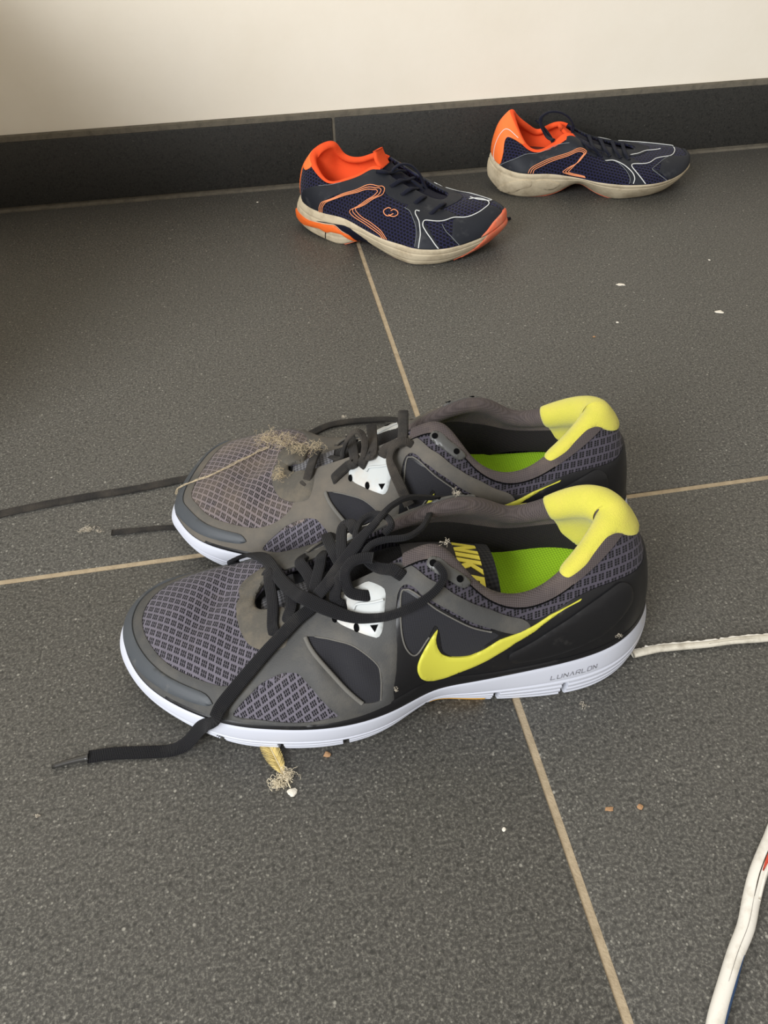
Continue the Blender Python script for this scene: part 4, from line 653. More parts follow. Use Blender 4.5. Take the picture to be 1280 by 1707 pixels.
plain('wall_paint', (248, 240, 224), .9, .1, dirt=(241, 232, 214), dscale=7, dlo=.35, dhi=.8, bump=.15, bscale=160, vary=.02)
def slab_box(name, x0, x1, y0, y1, z0, z1, mat, parent, bev=.001):
    bm = bmesh.new(); bmesh.ops.create_cube(bm, size=1)
    for v in bm.verts: v.co = ((x0 + x1) / 2 + v.co.x * (x1 - x0), (y0 + y1) / 2 + v.co.y * (y1 - y0), (z0 + z1) / 2 + v.co.z * (z1 - z0))
    if bev: bmesh.ops.bevel(bm, geom=bm.edges[:], offset=bev, segments=2, affect='EDGES', profile=.6)
    me = bpy.data.meshes.new(name); bm.to_mesh(me); bm.free(); me.materials.append(MATS[mat]); ob = bpy.data.objects.new(name, me); COL.objects.link(ob); ob.parent = parent
    me.polygons.foreach_set('use_smooth', np.ones(len(me.polygons), bool)); me.set_sharp_from_angle(angle=math.radians(40)); return ob
G = .0020
floor = slab_box('floor', -1.8, 1.8, -1.8, .612, -.02, -.0008, 'grout', None, 0); floor['kind'] = 'structure'
for ix in range(-3, 3):
    for iy in range(-3, 1):
        y1 = (iy + 1) * .6 - G if iy < 0 else .5965
        slab_box('tile', ix * .6 + G, (ix + 1) * .6 - G, iy * .6 + G, y1, -.012, 0, 'slate_tile', floor)
wall = slab_box('wall_back', -1.8, 1.8, .607, .75, 0, 2.4, 'wall_paint', None, 0); wall['kind'] = 'structure'
base = slab_box('baseboard_back', -1.8, 1.8, .6000, .608, -.004, .0790, 'grout_grey', None, .001); base['kind'] = 'structure'
slab_box('grout_bead', -1.8, 1.8, .5940, .602, -.003, .0022, 'grout_grey', base, .001)
for ix in range(-3, 3):
    slab_box('skirting_tile', ix * .6 + .0016, (ix + 1) * .6 - .0016, .5985, .609, .0040, .0735, 'slate_skirting', base, .0012)
# unseen low block added at the left, shaped to shade the back corner
shade_block = slab_box('shade_block_left', -.70, -.42, .06, .607, 0, .33, 'wall_paint', None, .004); shade_block['kind'] = 'structure'
# ------------------------------------------------------------------ grey running shoes
def sym(chain, c):
    """close a chain that starts and ends on the line t = c with its mirror image"""
    return list(chain) + [(2 * c - a, b) for a, b in reversed(chain[1:-1])]
def arr(pts, k=None): return np.array(pts, float)

def disc(b, name, mat, t, w, r, h, parent, mirror=False, tri=False, n=14, ry=None):
    """small raised or sunk disc lying on the shell"""
    t = 1 - t if mirror else t; p, nn = b.sh.pos([t], [w], h); p = p[0]; nn = nn[0]
    ax = np.array([1., 0, 0]); ax -= ax @ nn * nn; ax /= np.linalg.norm(ax); ay = np.cross(nn, ax); ry = ry or r
    a = np.linspace(0, 2 * np.pi, 3 if tri else n, endpoint=False) + (np.pi / 2 if tri else 0)
    ring = p + r * np.cos(a)[:, None] * ax + ry * np.sin(a)[:, None] * ay; k = len(a)
    V = np.vstack([ring, ring - nn * .0012]); F = [tuple(range(k))] + [(i, i + k, (i + 1) % k + k, (i + 1) % k) for i in range(k)]
    if b.m < 0: F = [f[::-1] for f in F]
    return mesh_obj(name, b.mir(V), F, mat, parent, smooth=False)

LETTERS = {  # strokes on a 0..1 square
 'L': [[(0, 1), (0, 0), (1, 0)]], 'U': [[(0, 1), (0, .12), (.12, 0), (.88, 0), (1, .12), (1, 1)]], 'N': [[(0, 0), (0, 1), (1, 0), (1, 1)]],
 'A': [[(0, 0), (.5, 1), (1, 0)]], 'R': [[(0, 0), (0, 1), (.88, 1), (1, .85), (1, .6), (.88, .45), (.1, .45)], [(.6, .45), (1, 0)]],
 'O': [[(.12, 0), (0, .12), (0, .88), (.12, 1), (.88, 1), (1, .88), (1, .12), (.88, 0), (.12, 0)]]}
BLOCK = {  # solid letters
 'N': [[(0, 0), (.28, 0), (.28, .55), (.68, 0), (1, 0), (1, 1), (.72, 1), (.72, .45), (.32, 1), (0, 1)]],
 'I': [[(0, 0), (1, 0), (1, 1), (0, 1)]],
 'K': [[(0, 0), (.3, 0), (.3, .38), (.62, 0), (1, 0), (.56, .52), (.98, 1), (.62, 1), (.3, .62), (.3, 1), (0, 1)]],
 'E': [[(0, 0), (1, 0), (1, .22), (.34, .22), (.34, .39), (.9, .39), (.9, .61), (.34, .61), (.34, .78), (1, .78), (1, 1), (0, 1)]]}

def build_runner(root, m, D, laces, dusty):
    ST = rear_stations() if dusty else runner_stations(); BOT = REAR_BOTTOM if dusty else RUNNER_BOTTOM
    sh = Shell(ST, RUNNER_DENTS + RUNNER_FOLDS); b = Builder(sh, BOT, root, m)
    mesh_m = 'knit_mesh_dusty' if dusty else 'knit_mesh'; sad = 'saddle_grey_dusty' if dusty else 'saddle_grey'; lace_m = 'lace_dusty' if dusty else 'lace_weave'
    # sole
    NO = [.4063, .3639, .3146, .2406, .1725, .1229]; NO += [1 - x for x in NO]
    sole = b.sole('midsole', 'foam_white', grooves=(.13, .27, .41, .55), gdepth=.0013, gwid=.020, notches=[(c, .0021) for c in NO], nh=.48, nd=.010)
    bot = np.array(BOT); t = np.linspace(0, 1, 200, endpoint=False); ring = _lerp(sh.tb, (t - sh.ts[0]) % 1) @ bot; cen = ring.mean(0)
    ring[:, :2] = cen[:2] + (ring[:, :2] - cen[:2]) * .93; V = np.vstack([ring + (0, 0, .0002), ring + (0, 0, .004)]); n = 200
    F = [tuple(range(n))[::-1], tuple(range(n, 2 * n))] + [(i, (i + 1) % n, (i + 1) % n + n, i + n) for i in range(n)]
    if m < 0: F = [f[::-1] for f in F]
    mesh_obj('outsole', b.mir(V), F, 'outsole_dark', root, sharp=40)
    for lo, hi in ((.180, .236),):
        tt = np.linspace(lo, hi, 24); q = []
        for h_, o_ in ((-.06, -.004), (-.06, -.0005), (.14, .0004), (.14, -.004)):
            q.append(b.sole_pt(tt, np.full(24, max(h_, 0.001)), o_)[0] + (0, 0, min(h_, 0) * .01))
        V = np.stack(q, 1).reshape(-1, 3); F = grid_faces(24, 4, closed_b=True, flip=m > 0)
        o = mesh_obj('outsole_pad', b.mir(V), F, 'outsole_amber', root, smooth=False); o['label'] = 'amber rubber pad under the arch'
    # printed word on the sole wall
    parts = []; word = 'LUNARLON'; ta, tb_ = (.1358, .0995); 
    for i, ch in enumerate(word):
        for st in LETTERS[ch]:
            q = [];
            for j in range(len(st) - 1):
                for u in np.linspace(0, 1, 5)[(0 if j == 0 else 1):]: q.append((st[j][0] + (st[j + 1][0] - st[j][0]) * u, st[j][1] + (st[j + 1][1] - st[j][1]) * u))
            q = np.array(q); tx = ta + (tb_ - ta) * ((i + q[:, 0] * .68 + q[:, 1] * .08) / 7.8); hy = .665 + q[:, 1] * .095
            p, nn = b.sole_pt(tx, hy, .0002); parts.append(sweep(p, .00045, .0003, up=nn, n=1, sides=4))
    V, F, U = join(parts)
    if not dusty: mesh_obj('sole_lettering', V, F, 'print_grey', root)['label'] = 'thin grey capital letters on the sole wall'
    # upper and overlays
    b.patch('upper', 'knit_collar', 0, 1, 0, 1.5, 420, 84, -.0002, 'side')
    top = [(.5, .30), (.47, .30), (.44, .30), (.405, .32), (.36, .55), (.345, .72), (.34, .93), (.38, .97), (.44, .98), (.5, .98)]
    b.panel('vamp', mesh_m, sym(top, .5), h=.0003, uv='top', step=.0026)
    wnd = D['window']
    for mr in (False, True):
        b.panel('side_window', 'knit_mesh', [(.405, .05), (.395, .3), (.375, .56), (.355, .66), (.338, .66), (.31, .10), (.35, .05)], h=.0002, mirror=mr)
        for g in ('gusset_front', 'gusset_rear'):
            q = np.array(D[g]); c = q.mean(0); b.panel('gusset', 'knit_fine', [tuple(x) for x in (c + (q - c) * 1.06)], h=.0003, mirror=mr)
    chain = [(.5, .0), (.46, .0), (.42, .0), (.38, .0), (.34, .0), (.30, .0), (.275, .0)] + list(D['saddle_b']) + [(.28, 1.02), (.31, 1.03), (.345, 1.02)] + [(.357, .90)] + list(D['saddle_d'])[1:-1] + [(.5, .365)]
    mh = lambda q: [(1 - a, c) for a, c in q]
    ov = b.panel('saddle_overlay', sad, sym(chain, .5), [wnd, D['gusset_front'], mh(wnd), mh(D['gusset_front'])], h=.0011, step=.0020)
    hc = [(0, .0), (.03, .0), (.08, .0), (.14, 0), (.20, 0), (.25, 0), (.285, .0), (.277, .20), (.274, .40), (.272, .6), (.268, .78)] + list(D['heel_top']) + [(.02, .63), (0, .62)]
    gr = D['gusset_rear']
    b.panel('heel_overlay', 'synthetic_black', sym(hc, 0), [gr, [(-a, c) for a, c in gr]], h=.0007, step=.0020)
    fox = [(.5, .0), (.46, 0), (.42, 0), (.36, 0), (.30, 0), (.24, 0), (.18, 0), (.12, 0), (.06, 0), (0, 0), (0, .07), (.06, .08), (.12, .09), (.18, .10), (.24, .14), (.27, .15), (.30, .12), (.34, .09), (.38, .08), (.42, .07), (.46, .05), (.5, .03)]
    for mr in (False, True): b.panel('foxing_band', 'synthetic_black', fox, h=.0016, mirror=mr, step=.0026)
    b.panel('toe_bumper', 'rubber_grey', [(.411, .22), (.418, .30), (.436, .30), (.4575, .29), (.478, .27), (.5, .25), (.53, .23), (.555, .21), (.57, .15), (.56, .07), (.53, .04), (.5, .035), (.474, .06), (.457, .10), (.438, .13), (.424, .15), (.415, .17)], h=.0024, edge=.75)
    ur = [((1 + a) if a < 0 else a, w) for a, w in D['u_ring']]
    b.panel('throat_ring', 'suede_dusty', ur + [(.635, .86), (.63, 1.02), (.58, 1.10), (.5, 1.12), (.42, 1.10), (.36, 1.04), (.343, .95)], h=.0020, bulge=.0008)
    for mr in (False, True):
        e = b.panel('side_emblem', 'emblem_yellow', D['swoosh'], h=.0016, mirror=mr, step=.0013, edge=.7)
        e['label'] = 'glossy yellow curved tick on the side'
        q = np.array(D['swoosh']); 
        b.panel('heel_clip', 'synthetic_black', D['heel_ridge'], h=.0022, mirror=mr, edge=.75, bulge=.0004)
        ep = b.panel('eyelet_plate', 'plate_dark', D['eyelet_plate'], h=.0022, mirror=mr, step=.0012)
        for (a, w) in D['eyelet_holes']: disc(b, 'eyelet_hole', 'hole_black', a, w, .0017, .0026, ep, mr)
        lp = b.panel('lace_plate', 'plate_white', D['lace_plate'], h=.0022, mirror=mr, step=.0016); lp['label'] = 'white plastic lace plate'
        for i, (a, w) in enumerate(D['plate_holes']): disc(b, 'plate_hole', 'hole_black', a, w, (.0011, .0012, .0022)[i], .0027, lp, mr, tri=(i == 2), ry=(.002, .0021, .0022)[i])
        b.line('plate_ridge', 'plate_white', D['plate_step'], .0012, .0026, .001, mr, lp)
        b.line('piping', 'piping_grey', [D['gusset_front'][i] for i in (0, 10, 9, 8, 7)], .0022, .0009, .0016, mr)
        b.line('piping', 'piping_grey', [D['gusset_front'][i] for i in (1, 2, 3, 4, 5, 6)], .0008, .0006, .0008, mr)
        b.line('piping', 'piping_grey', [D['gusset_rear'][i] for i in (13, 14, 15, 16, 0, 1, 2, 3, 4, 5)], .0008, .0006, .0008, mr)
    # collar, lining, heel pad, footbed
    tl = np.linspace(-.262, .252, 190); 
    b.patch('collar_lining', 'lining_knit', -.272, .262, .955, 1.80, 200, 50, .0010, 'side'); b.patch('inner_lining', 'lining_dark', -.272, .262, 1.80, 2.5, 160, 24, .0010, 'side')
    pad = [(.106, 1.06), (.088, 1.03), (.074, 1.05), (.055, 1.05), (.042, .99), (.033, .90), (.0245, .845), (.012, .80), (0, .78), (-.012, .80), (-.0245, .845), (-.033, .90), (-.042, .98), (-.055, 1.0), (-.072, 1.0), (-.088, 1.0), (-.106, 1.04),
           (-.108, 1.25), (-.102, 1.7), (-.09, 2.06), (-.065, 2.30), (-.03, 2.42), (0, 2.45), (.03, 2.42), (.065, 2.25), (.09, 1.95), (.104, 1.5), (.110, 1.2)]
    b.panel('heel_pad', 'felt_yellow', pad, h=.0018, bulge=.0006, step=.0022)['label'] = 'fuzzy yellow heel collar pad'
    b.line('collar_seam', 'hole_black', [(.262, .95), (.24, .955), (.22, .95), (.19, .945), (.16, .94), (.13, .945), (.105, .955)], .0007, .0009, .0006)
    ins = np.array([s['i'] for s in ST]); keep = [i for i in range(len(ins)) if i <= 5 or i >= 19]
    q = np.vstack([ins[keep[-4:]], ins[keep[:6]]]); q = catmull(q, 8); cy = .005
    front = np.array([(.150, .030, .040), (.185, .034, .034), (.185, -.020, .034), (.150, -.017, .040)]); q = np.vstack([q, front])
    cen = np.array([.10, .007, .0405]); V = [cen]; F = []; k = len(q)
    for s_ in (.35, .7, 1.04):
        for p in q: V.append(cen + (p - cen) * s_ + (0, 0, -.001 * (1 - s_)))
    for i in range(k): F.append((0, 1 + i, 1 + (i + 1) % k))
    for r_ in range(2):
        for i in range(k): F.append((1 + r_ * k + i, 1 + (r_ + 1) * k + i, 1 + (r_ + 1) * k + (i + 1) % k, 1 + r_ * k + (i + 1) % k))
    V = np.array(V); V[:, 2] += -.003 if dusty else .002
    mesh_obj('insole', b.mir(V), F if m > 0 else [f[::-1] for f in F], 'insole_green', root, V[:, :2])
    # tongue, sunk into the shoe
    cl = np.array([(.216, .005, .0465), (.200, .005, .0525), (.185, .0045, .0570), (.165, .004, .0640), (.148, .004, .0700), (.132, .006, .0720), (.116, .0075, .0705), (.104, .009, .0690), (.0945, .010, .0675)]); cl = catmull(cl[:6] + np.array((0, .001, .003)) if dusty else cl, 5)
    nl = len(cl); wid = np.interp(np.linspace(0, 1, nl), [0, .3, .7, 1], [.010, .014, .018, .0165]); vv = np.linspace(-1, 1, 13); top = []; 
    for sgn, dz in ((1, 0.), (-1, -.0035)):
        for i in range(nl):
            for v in vv: top.append(cl[i] + (0, v * wid[i], -.005 * v * v + dz + (.0 if abs(v) < 1 else -sgn * .0012)))
    V = np.array(top); F = grid_faces(nl, 13, flip=False); o_ = nl * 13; F += [tuple(i + o_ for i in f[::-1]) for f in F]
    for i in range(12): F.append(((nl - 1) * 13 + i, (nl - 1) * 13 + i + 1, o_ + (nl - 1) * 13 + i + 1, o_ + (nl - 1) * 13 + i))
    for i in range(nl - 1):
        F.append((i * 13, i * 13 + 13, o_ + i * 13 + 13, o_ + i * 13)); F.append((i * 13 + 12, o_ + i * 13 + 12, o_ + i * 13 + 25, i * 13 + 25))
    if m < 0: F = [f[::-1] for f in F]
    tg = mesh_obj('tongue', b.mir(V), F, 'tongue_dark', root, V[:, :2])
    def tpt(x, y, h):
        i = np.interp(-x, -cl[:, 0], np.arange(nl)); j = int(min(i, nl - 2)); c = cl[j] + (cl[j + 1] - cl[j]) * (i - j); w_ = wid[j]; v = (y - c[1]) / w_
        return (x, y, c[2] - .005 * v * v + h)
    def slab(name, mat, quad, h0=.0004, h1=.0010, nx=8, ny=12, parent=tg):
        x0, x1, y0, y1 = quad; V = []
        for hh in (h1, h0):
            for x in np.linspace(x0, x1, nx):
                for y in np.linspace(y0, y1, ny): V.append(tpt(x, y, hh))
        V = np.array(V); F = grid_faces(nx, ny); n_ = nx * ny; F += [tuple(i + n_ for i in f[::-1]) for f in grid_faces(nx, ny)]
        rim = [j for j in range(ny)] + [i * ny + ny - 1 for i in range(1, nx)] + [(nx - 1) * ny + j for j in range(ny - 2, -1, -1)] + [i * ny for i in range(nx - 2, 0, -1)]
        F += [(rim[i], rim[i] + n_, rim[(i + 1) % len(rim)] + n_, rim[(i + 1) % len(rim)]) for i in range(len(rim))]
        return mesh_obj(name, b.mir(V), F if m > 0 else [f[::-1] for f in F], mat, parent, V[:, :2], sharp=50)
    slab('tongue_vent', 'tongue_mesh', (.2130, .1880, -.004, .014), .0003, .0007)
    if not dusty: slab('tongue_label', 'tongue_cloth', (.140, .1005, -.009, .026)); slab('tongue_edge', 'tongue_mesh_dark', (.1010, .0948, -.0085, .026), .0004, .0018)
    y = -.0065
    for ch, wd in () if dusty else (('N', .0088), ('I', .0030), ('K', .0082), ('E', .0070)):
        for poly in BLOCK[ch]:
            V = []; k = len(poly)
            for hh in (.0016, .0009):
                for (px, py) in poly: V.append(tpt(.1135 - py * .0118, y + px * wd + (py - .5) * .003, hh))
            F = [tuple(range(k)), tuple(range(k, 2 * k))[::-1]] + [(i, i + k, (i + 1) % k + k, (i + 1) % k) for i in range(k)]
            V = np.array(V)
            mesh_obj('letter', b.mir(V), F if m < 0 else [f[::-1] for f in F], 'label_yellow', tg, smooth=False)['label'] = 'yellow letter ' + ch
        y += wd + .0012
    # small tick above the letters
    tk = [(.128, -.004), (.1245, -.0055), (.121, -.003), (.118, .003), (.116, .014), (.1215, .004), (.1245, .0005)]
    V = [tpt(x, y_, .0016) for x, y_ in tk] + [tpt(x, y_, .0008) for x, y_ in tk]; k = len(tk)
    F = [tuple(range(k)), tuple(range(k, 2 * k))[::-1]] + [(i, i + k, (i + 1) % k + k, (i + 1) % k) for i in range(k)]
    V = np.array(V); dusty or mesh_obj('letter_tick', b.mir(V), F if m < 0 else [f[::-1] for f in F], 'label_yellow', tg, smooth=False)
    # laces
    for nm, wd, th in laces:
        q = np.array(D[nm]); V, F, U = sweep(q[:, :3], wd, th, up=q[:, 3:], n=7, sides=14, power=4.)
        lo = mesh_obj('lace', b.mir(V), F if m > 0 else [f[::-1] for f in F], lace_m, root, U)
        if nm == 'L_long':
            q = np.array(D['L_aglet']); V, F, U = sweep(q[:, :3], [.0034, .0026, .0022], [.0026, .0024, .002], n=5, sides=10)
            mesh_obj('aglet', b.mir(V), F, 'aglet_dark', lo, U)['label'] = 'dark plastic lace tip'
    return b

RUNNER_FOLDS = [((.176, .0500, .050), (-.6, .35, -.7), .016, .0055, .0042), ((.168, .0535, .052), (-.6, .35, -.7), .010, .005, -.0022), ((.190, .046, .046), (.2, .8, -.6), .012, .004, .0012)]
RD = RUNNER_DATA
r1 = thing('running_shoe', 'grey and yellow adult running shoe nearest the camera, long lace end trailing on the floor', 'shoe', (.088, -.098, 0), math.pi - .06, 'grey and yellow running shoes')
build_runner(r1, 1, RD, [('L_bar1', .0062, .0020), ('L_bar2', .0062, .0020), ('L_bar3', .0062, .0020), ('L_bar4', .0062, .0020), ('L_bar5', .0062, .0020), ('L_bar6', .0058, .0020), ('L_loop', .0032, .0024),
    ('L_mid', [.003, .003, .003, .003, .0032, .0036, .004, .0046, .0055, .006, .006, .006], .0022), ('L_curl', .0055, .0022), ('L_short', .0060, .0022),
    ('L_cross', [.0068] * 9 + [.0055, .0045, .0042, .004, .0038, .0036, .0034, .003], .0022), ('L_long', [.003, .0028, .0028, .003, .004, .0055, .0068] + [.0070] * 16, [.0024, .0024, .0024, .0024, .0022] + [.0014] * 18)], False)
r2 = thing('running_shoe', 'dustier grey and yellow running shoe standing behind its pair, fluff on its toe', 'shoe', (.1108, -.0222, 0), math.pi - .186, 'grey and yellow running shoes')
build_runner(r2, 1, RD, [('R_loop', .0040, .0024), ('R_bar_a', .0060, .0022), ('R_bar_b', .0060, .0024), ('R_bar_c', .0060, .0022), ('R_bar_d', .0060, .0020), ('R_down', [.004, .0045, .005, .0045, .0045, .0055, .006, .006, .006], .0022),
    ('R_back', .0062, .0016), ('R_floor_wide', .0068, .0016), ('R_floor_thin', [.0048, .0042, .004, .0042, .0048], .0016)], True)
# ------------------------------------------------------------------ children's navy and orange trainers
def square_mesh(name, thread, hole, period=.0036):
    t = NT(name); mp = t.n('ShaderNodeMapping'); mp.inputs['Rotation'].default_value = (0, 0, .25); t.l(t.uv(), mp.inputs['Vector'])
    sx = t.n('ShaderNodeSeparateXYZ'); t.l(mp.outputs[0], sx.inputs[0])
    v = t.math('DIVIDE', sx.outputs[1], period * .85); row = t.math('FLOOR', v); u = t.math('ADD', t.math('DIVIDE', sx.outputs[0], period), t.math('MULTIPLY', row, .5))
    da = t.math('ABSOLUTE', t.math('SUBTRACT', t.math('FRACT', u), .5)); db = t.math('ABSOLUTE', t.math('SUBTRACT', t.math('FRACT', v), .5))
    mx = t.math('MAXIMUM', da, db); mr = t.n('ShaderNodeMapRange'); mr.inputs[1].default_value = .40; mr.inputs[2].default_value = .28; t.l(mx, mr.inputs[0])
    col = t.mix(mr.outputs[0], srgb(*thread), srgb(*hole)); t.bump(t.math('SUBTRACT', 1, mr.outputs[0]), .8, .0008); MATS[name] = t.set(.85, .15, .1, col)
square_mesh('navy_mesh', (33, 33, 62), (10, 10, 18))
plain('slate_synthetic', (31, 34, 41), .6, .3, dirt=(84, 84, 86), dscale=60, dlo=.58, dhi=.95, bump=.15)
plain('orange_lining', (250, 92, 48), .9, .1, dirt=(186, 66, 38), dscale=30, dlo=.5, dhi=.9, bump=.3, bscale=1800)
plain('orange_shell', (252, 122, 58), .5, .3, vary=.06)
plain('orange_rubber', (226, 110, 78), .6, .25, dirt=(196, 140, 112), dscale=70)
plain('orange_carrier', (240, 112, 46), .45, .35)
plain('stripe_peach', (232, 150, 104), .6, .25, vary=.05)
plain('stripe_brown', (104, 66, 48), .7, .2)
plain('line_white', (214, 216, 214), .7, .25, vary=.08)
plain('line_grey', (120, 124, 126), .7, .2)
plain('cream_foam', (204, 190, 162), .7, .25, dirt=(148, 132, 106), dscale=60, dlo=.45, dhi=.8, bump=.2, bscale=500)
plain('navy_void', (18, 20, 34), .7, .2)
weave('navy_lace', (27, 30, 46), .0012, .9, ang=.78)
weave('insole_dark', (120, 60, 40), .0014)

def build_child(root, st, bottom, D, which):
    sh = Shell(st); b = Builder(sh, bottom, root, -1)
    sole = b.sole('midsole', 'cream_foam', grooves=(.30, .72) if which == 'A' else (.80,), gdepth=.0006, gwid=.03, nr=30, nt=400)
    bot = np.array(bottom); t = np.linspace(0, 1, 160, endpoint=False); ring = _lerp(sh.tb, (t - sh.ts[0]) % 1) @ bot; cen = ring.mean(0)
    ring[:, :2] = cen[:2] + (ring[:, :2] - cen[:2]) * .97; n = 160; V = np.vstack([ring + (0, 0, -.0002), ring + (0, 0, .003)])
    F = [tuple(range(n)), tuple(range(n, 2 * n))[::-1]] + [(i, i + n, (i + 1) % n + n, (i + 1) % n) for i in range(n)]
    mesh_obj('outsole', b.mir(V), F, 'orange_rubber', root, sharp=40)['label'] = 'worn orange rubber outsole'
    b.patch('upper', 'navy_mesh', 0, 1, 0, 1.5, 360, 70, 0, 'side')
    for mr in (False, True):
        b.panel('quarter_overlay', 'slate_synthetic', D['quarter'], h=.0009, mirror=mr)
        b.panel('saddle_strip', 'slate_synthetic', D['strip'], h=.0009, mirror=mr)
        for i in range(3): b.line('side_stripe', 'stripe_peach', D['stripe%d' % i], .0008, .0010, .0007, mr)
        b.line('side_line', 'line_white', D['white1'], .0010, .0012, .0008, mr); b.line('side_line', 'line_white', D['white2'], .0010, .0012, .0008, mr)
        b.line('seam', 'line_grey', D['grey1'], .0006, .0009, .0006, mr); b.line('seam', 'line_grey', D['grey2'], .0006, .0013, .0006, mr)
    capl = [q for q in D['toe_cap'] if q[0] < .485]; q = np.array(D['toe_cap'])
    cap = sorted([tuple(x) for x in q if x[1] > .15], key=lambda x: x[0]); wtop = max(x[1] for x in cap)
    lat = sorted([x for x in cap], key=lambda x: x[0])
    chain = [(.5, .0), (.475, .0), (.45, .0), (.43, .01)] + [x for x in lat if x[0] < .492] + [(.5, lat[-1][1] if lat[-1][0] > .47 else .55)]
    b.panel('toe_cap', 'slate_synthetic', sym(chain, .5), h=.0014)
    vampo = [(.335, .86), (.36, .80), (.40, .80), (.44, .80), (.47, .78), (.5, .77)]
    eye = [(.5, .90), (.45, .89), (.41, .88), (.37, .87), (.33, .87), (.30, .90), (.28, .97), (.29, 1.02), (.33, 1.03), (.37, 1.03), (.42, 1.03), (.5, 1.03)]
    b.panel('eyestay', 'slate_synthetic', sym(eye, .5), h=.0012)
    if which == 'A':
        for e in ('emblem1', 'emblem2'): b.line('round_emblem', 'stripe_peach', D[e], .0009, .0008, .0007)
        b.panel('sole_carrier', 'orange_carrier', D['sole_orange'], h=.0016, on='sole', step=.0016)['label'] = 'orange plastic heel carrier'
        b.panel('sole_void', 'navy_void', D['sole_void'], h=.0006, on='sole', step=.0016)
        b.line('pod_gap', 'hole_black', D['pod_gap'], .0010, .0002, .0008, on='sole')
        b.panel('toe_guard', 'orange_rubber', [(.42, .0), (.434, .10), (.448, .28), (.457, .52), (.466, .80), (.474, 1.0), (.50, 1.0), (.52, 1.0), (.53, .7), (.54, .3), (.55, .0), (.52, 0), (.48, 0), (.45, 0)], h=.0014, on='sole', step=.0016)
        b.panel('toe_tip', 'orange_rubber', [(.462, .0), (.470, .12), (.480, .24), (.5, .32), (.515, .28), (.527, .12), (.53, .0), (.5, 0)], h=.0024)['label'] = 'worn orange rubber toe tip'
        b.line('seam', 'line_grey', D['lines'], .0006, .0008, .0005)
        b.panel('heel_tab', 'orange_shell', sym([(0, .0), (.012, .0), (.014, .3), (.012, .5), (.014, .68), (.03, .74), (.034, .9), (.03, 1.0), (0, 1.0)], 0), h=.0012)
    else:
        tab = sorted(D['heel_tab'])
        b.panel('heel_tab', 'orange_shell', sym([(0, .0), (.03, .0), (.048, .03), (.05, .30), (.044, .55), (.045, .70), (.062, .82), (.078, .90), (.078, .99), (.04, 1.02), (0, 1.02)], 0), h=.0012)
        for mr in (False,): b.line('tab_line', 'line_white', D['heel_line'], .0008, .0014, .0006, mr)
        b.line('seam', 'line_grey', D['quarter_line'], .0007, .0011, .0005)
        b.line('side_line', 'line_white', D['white3'], .0010, .0012, .0008)
        for k in ('bulge1', 'bulge2'): b.panel('sole_block', 'cream_foam', D[k], h=.0010, on='sole', step=.0018)
    b.patch('collar_lining', 'orange_lining', -.245, .245, .955 if which == 'A' else .87, 2.5, 170, 60, .0008, 'side')['label'] = 'bright orange padded collar lining'
    ins = np.array([s['i'] for s in st]); keep = list(range(19, 23)) + list(range(0, 6)); q = catmull(ins[keep], 6)
    q = np.vstack([q, [(.125, .024, .030), (.125, -.018, .030)]]); cen = q.mean(0); k = len(q)
    V = np.vstack([[cen], cen + (q - cen) * .6, cen + (q - cen) * 1.05]); F = [(0, 1 + (i + 1) % k, 1 + i) for i in range(k)] + [(1 + i, 1 + (i + 1) % k, 1 + k + (i + 1) % k, 1 + k + i) for i in range(k)]
    V[:, 2] += .001; mesh_obj('insole', b.mir(V), F, 'insole_dark', root, V[:, :2])
    # tongue
    if which == 'A': cl = [(.166, .0, .040), (.150, .0, .043), (.130, .0, .051), (.115, .002, .059), (.104, .003, .067), (.0965, .002, .077), (.0935, .001, .085)]
    else: cl = [(.160, .0, .034), (.145, .0, .036), (.128, .0, .040), (.108, .0, .046), (.092, .0, .053), (.080, .0, .060), (.074, 0, .065)]
    cl = catmull(cl, 4); P3 = cl.copy(); nl = len(cl); wd = np.interp(np.linspace(0, 1, nl), [0, .4, .85, 1], [.014, .018, .024, .020]); up = np.gradient(cl, axis=0); up = np.stack([-up[:, 2], up[:, 1] * 0, up[:, 0]], 1); up *= np.sign(up[:, 2:3] + 1e-9)
    V, F, U = sweep(cl, wd, np.full(nl, .005), up=up, n=1, sides=16, power=3.2)
    tg = mesh_obj('tongue', b.mir(V), [f[::-1] for f in F], 'orange_lining', root, U)
    c2 = cl[: int(nl * .72)]; V, F, U = sweep(c2 + np.array([.0015, 0, .002]), wd[:len(c2)] * 1.04, np.full(len(c2), .004), up=up[:len(c2)], n=1, sides=16, power=3.2)
    mesh_obj('tongue_cover', b.mir(V), [f[::-1] for f in F], 'navy_void', tg, U)
    for k in [k for k in D if k.startswith('kl')]:
        q = np.array(D[k]); V, F, U = sweep(q[:, :3], .0044, .0022, up=q[:, 3:], n=7, sides=10)
        mesh_obj('lace', b.mir(V), [f[::-1] for f in F], 'navy_lace', root, U)
    return b
c1 = thing('child_trainer', "child's navy trainer with bright orange lining lying over the grout line, orange toe tip worn", 'shoe', (-.0535, .497, 0), -.52, 'navy and orange trainers by the skirting')
build_child(c1, CHILD_A, CHILD_A_BOTTOM, CHILD_A_DATA, 'A')
c2 = thing('child_trainer', "child's navy trainer with orange heel tab standing against the dark skirting, plain cream sole", 'shoe', (.178, .548, 0), -.18, 'navy and orange trainers by the skirting')
build_child(c2, CHILD_B, CHILD_B_BOTTOM, CHILD_B_DATA, 'B')
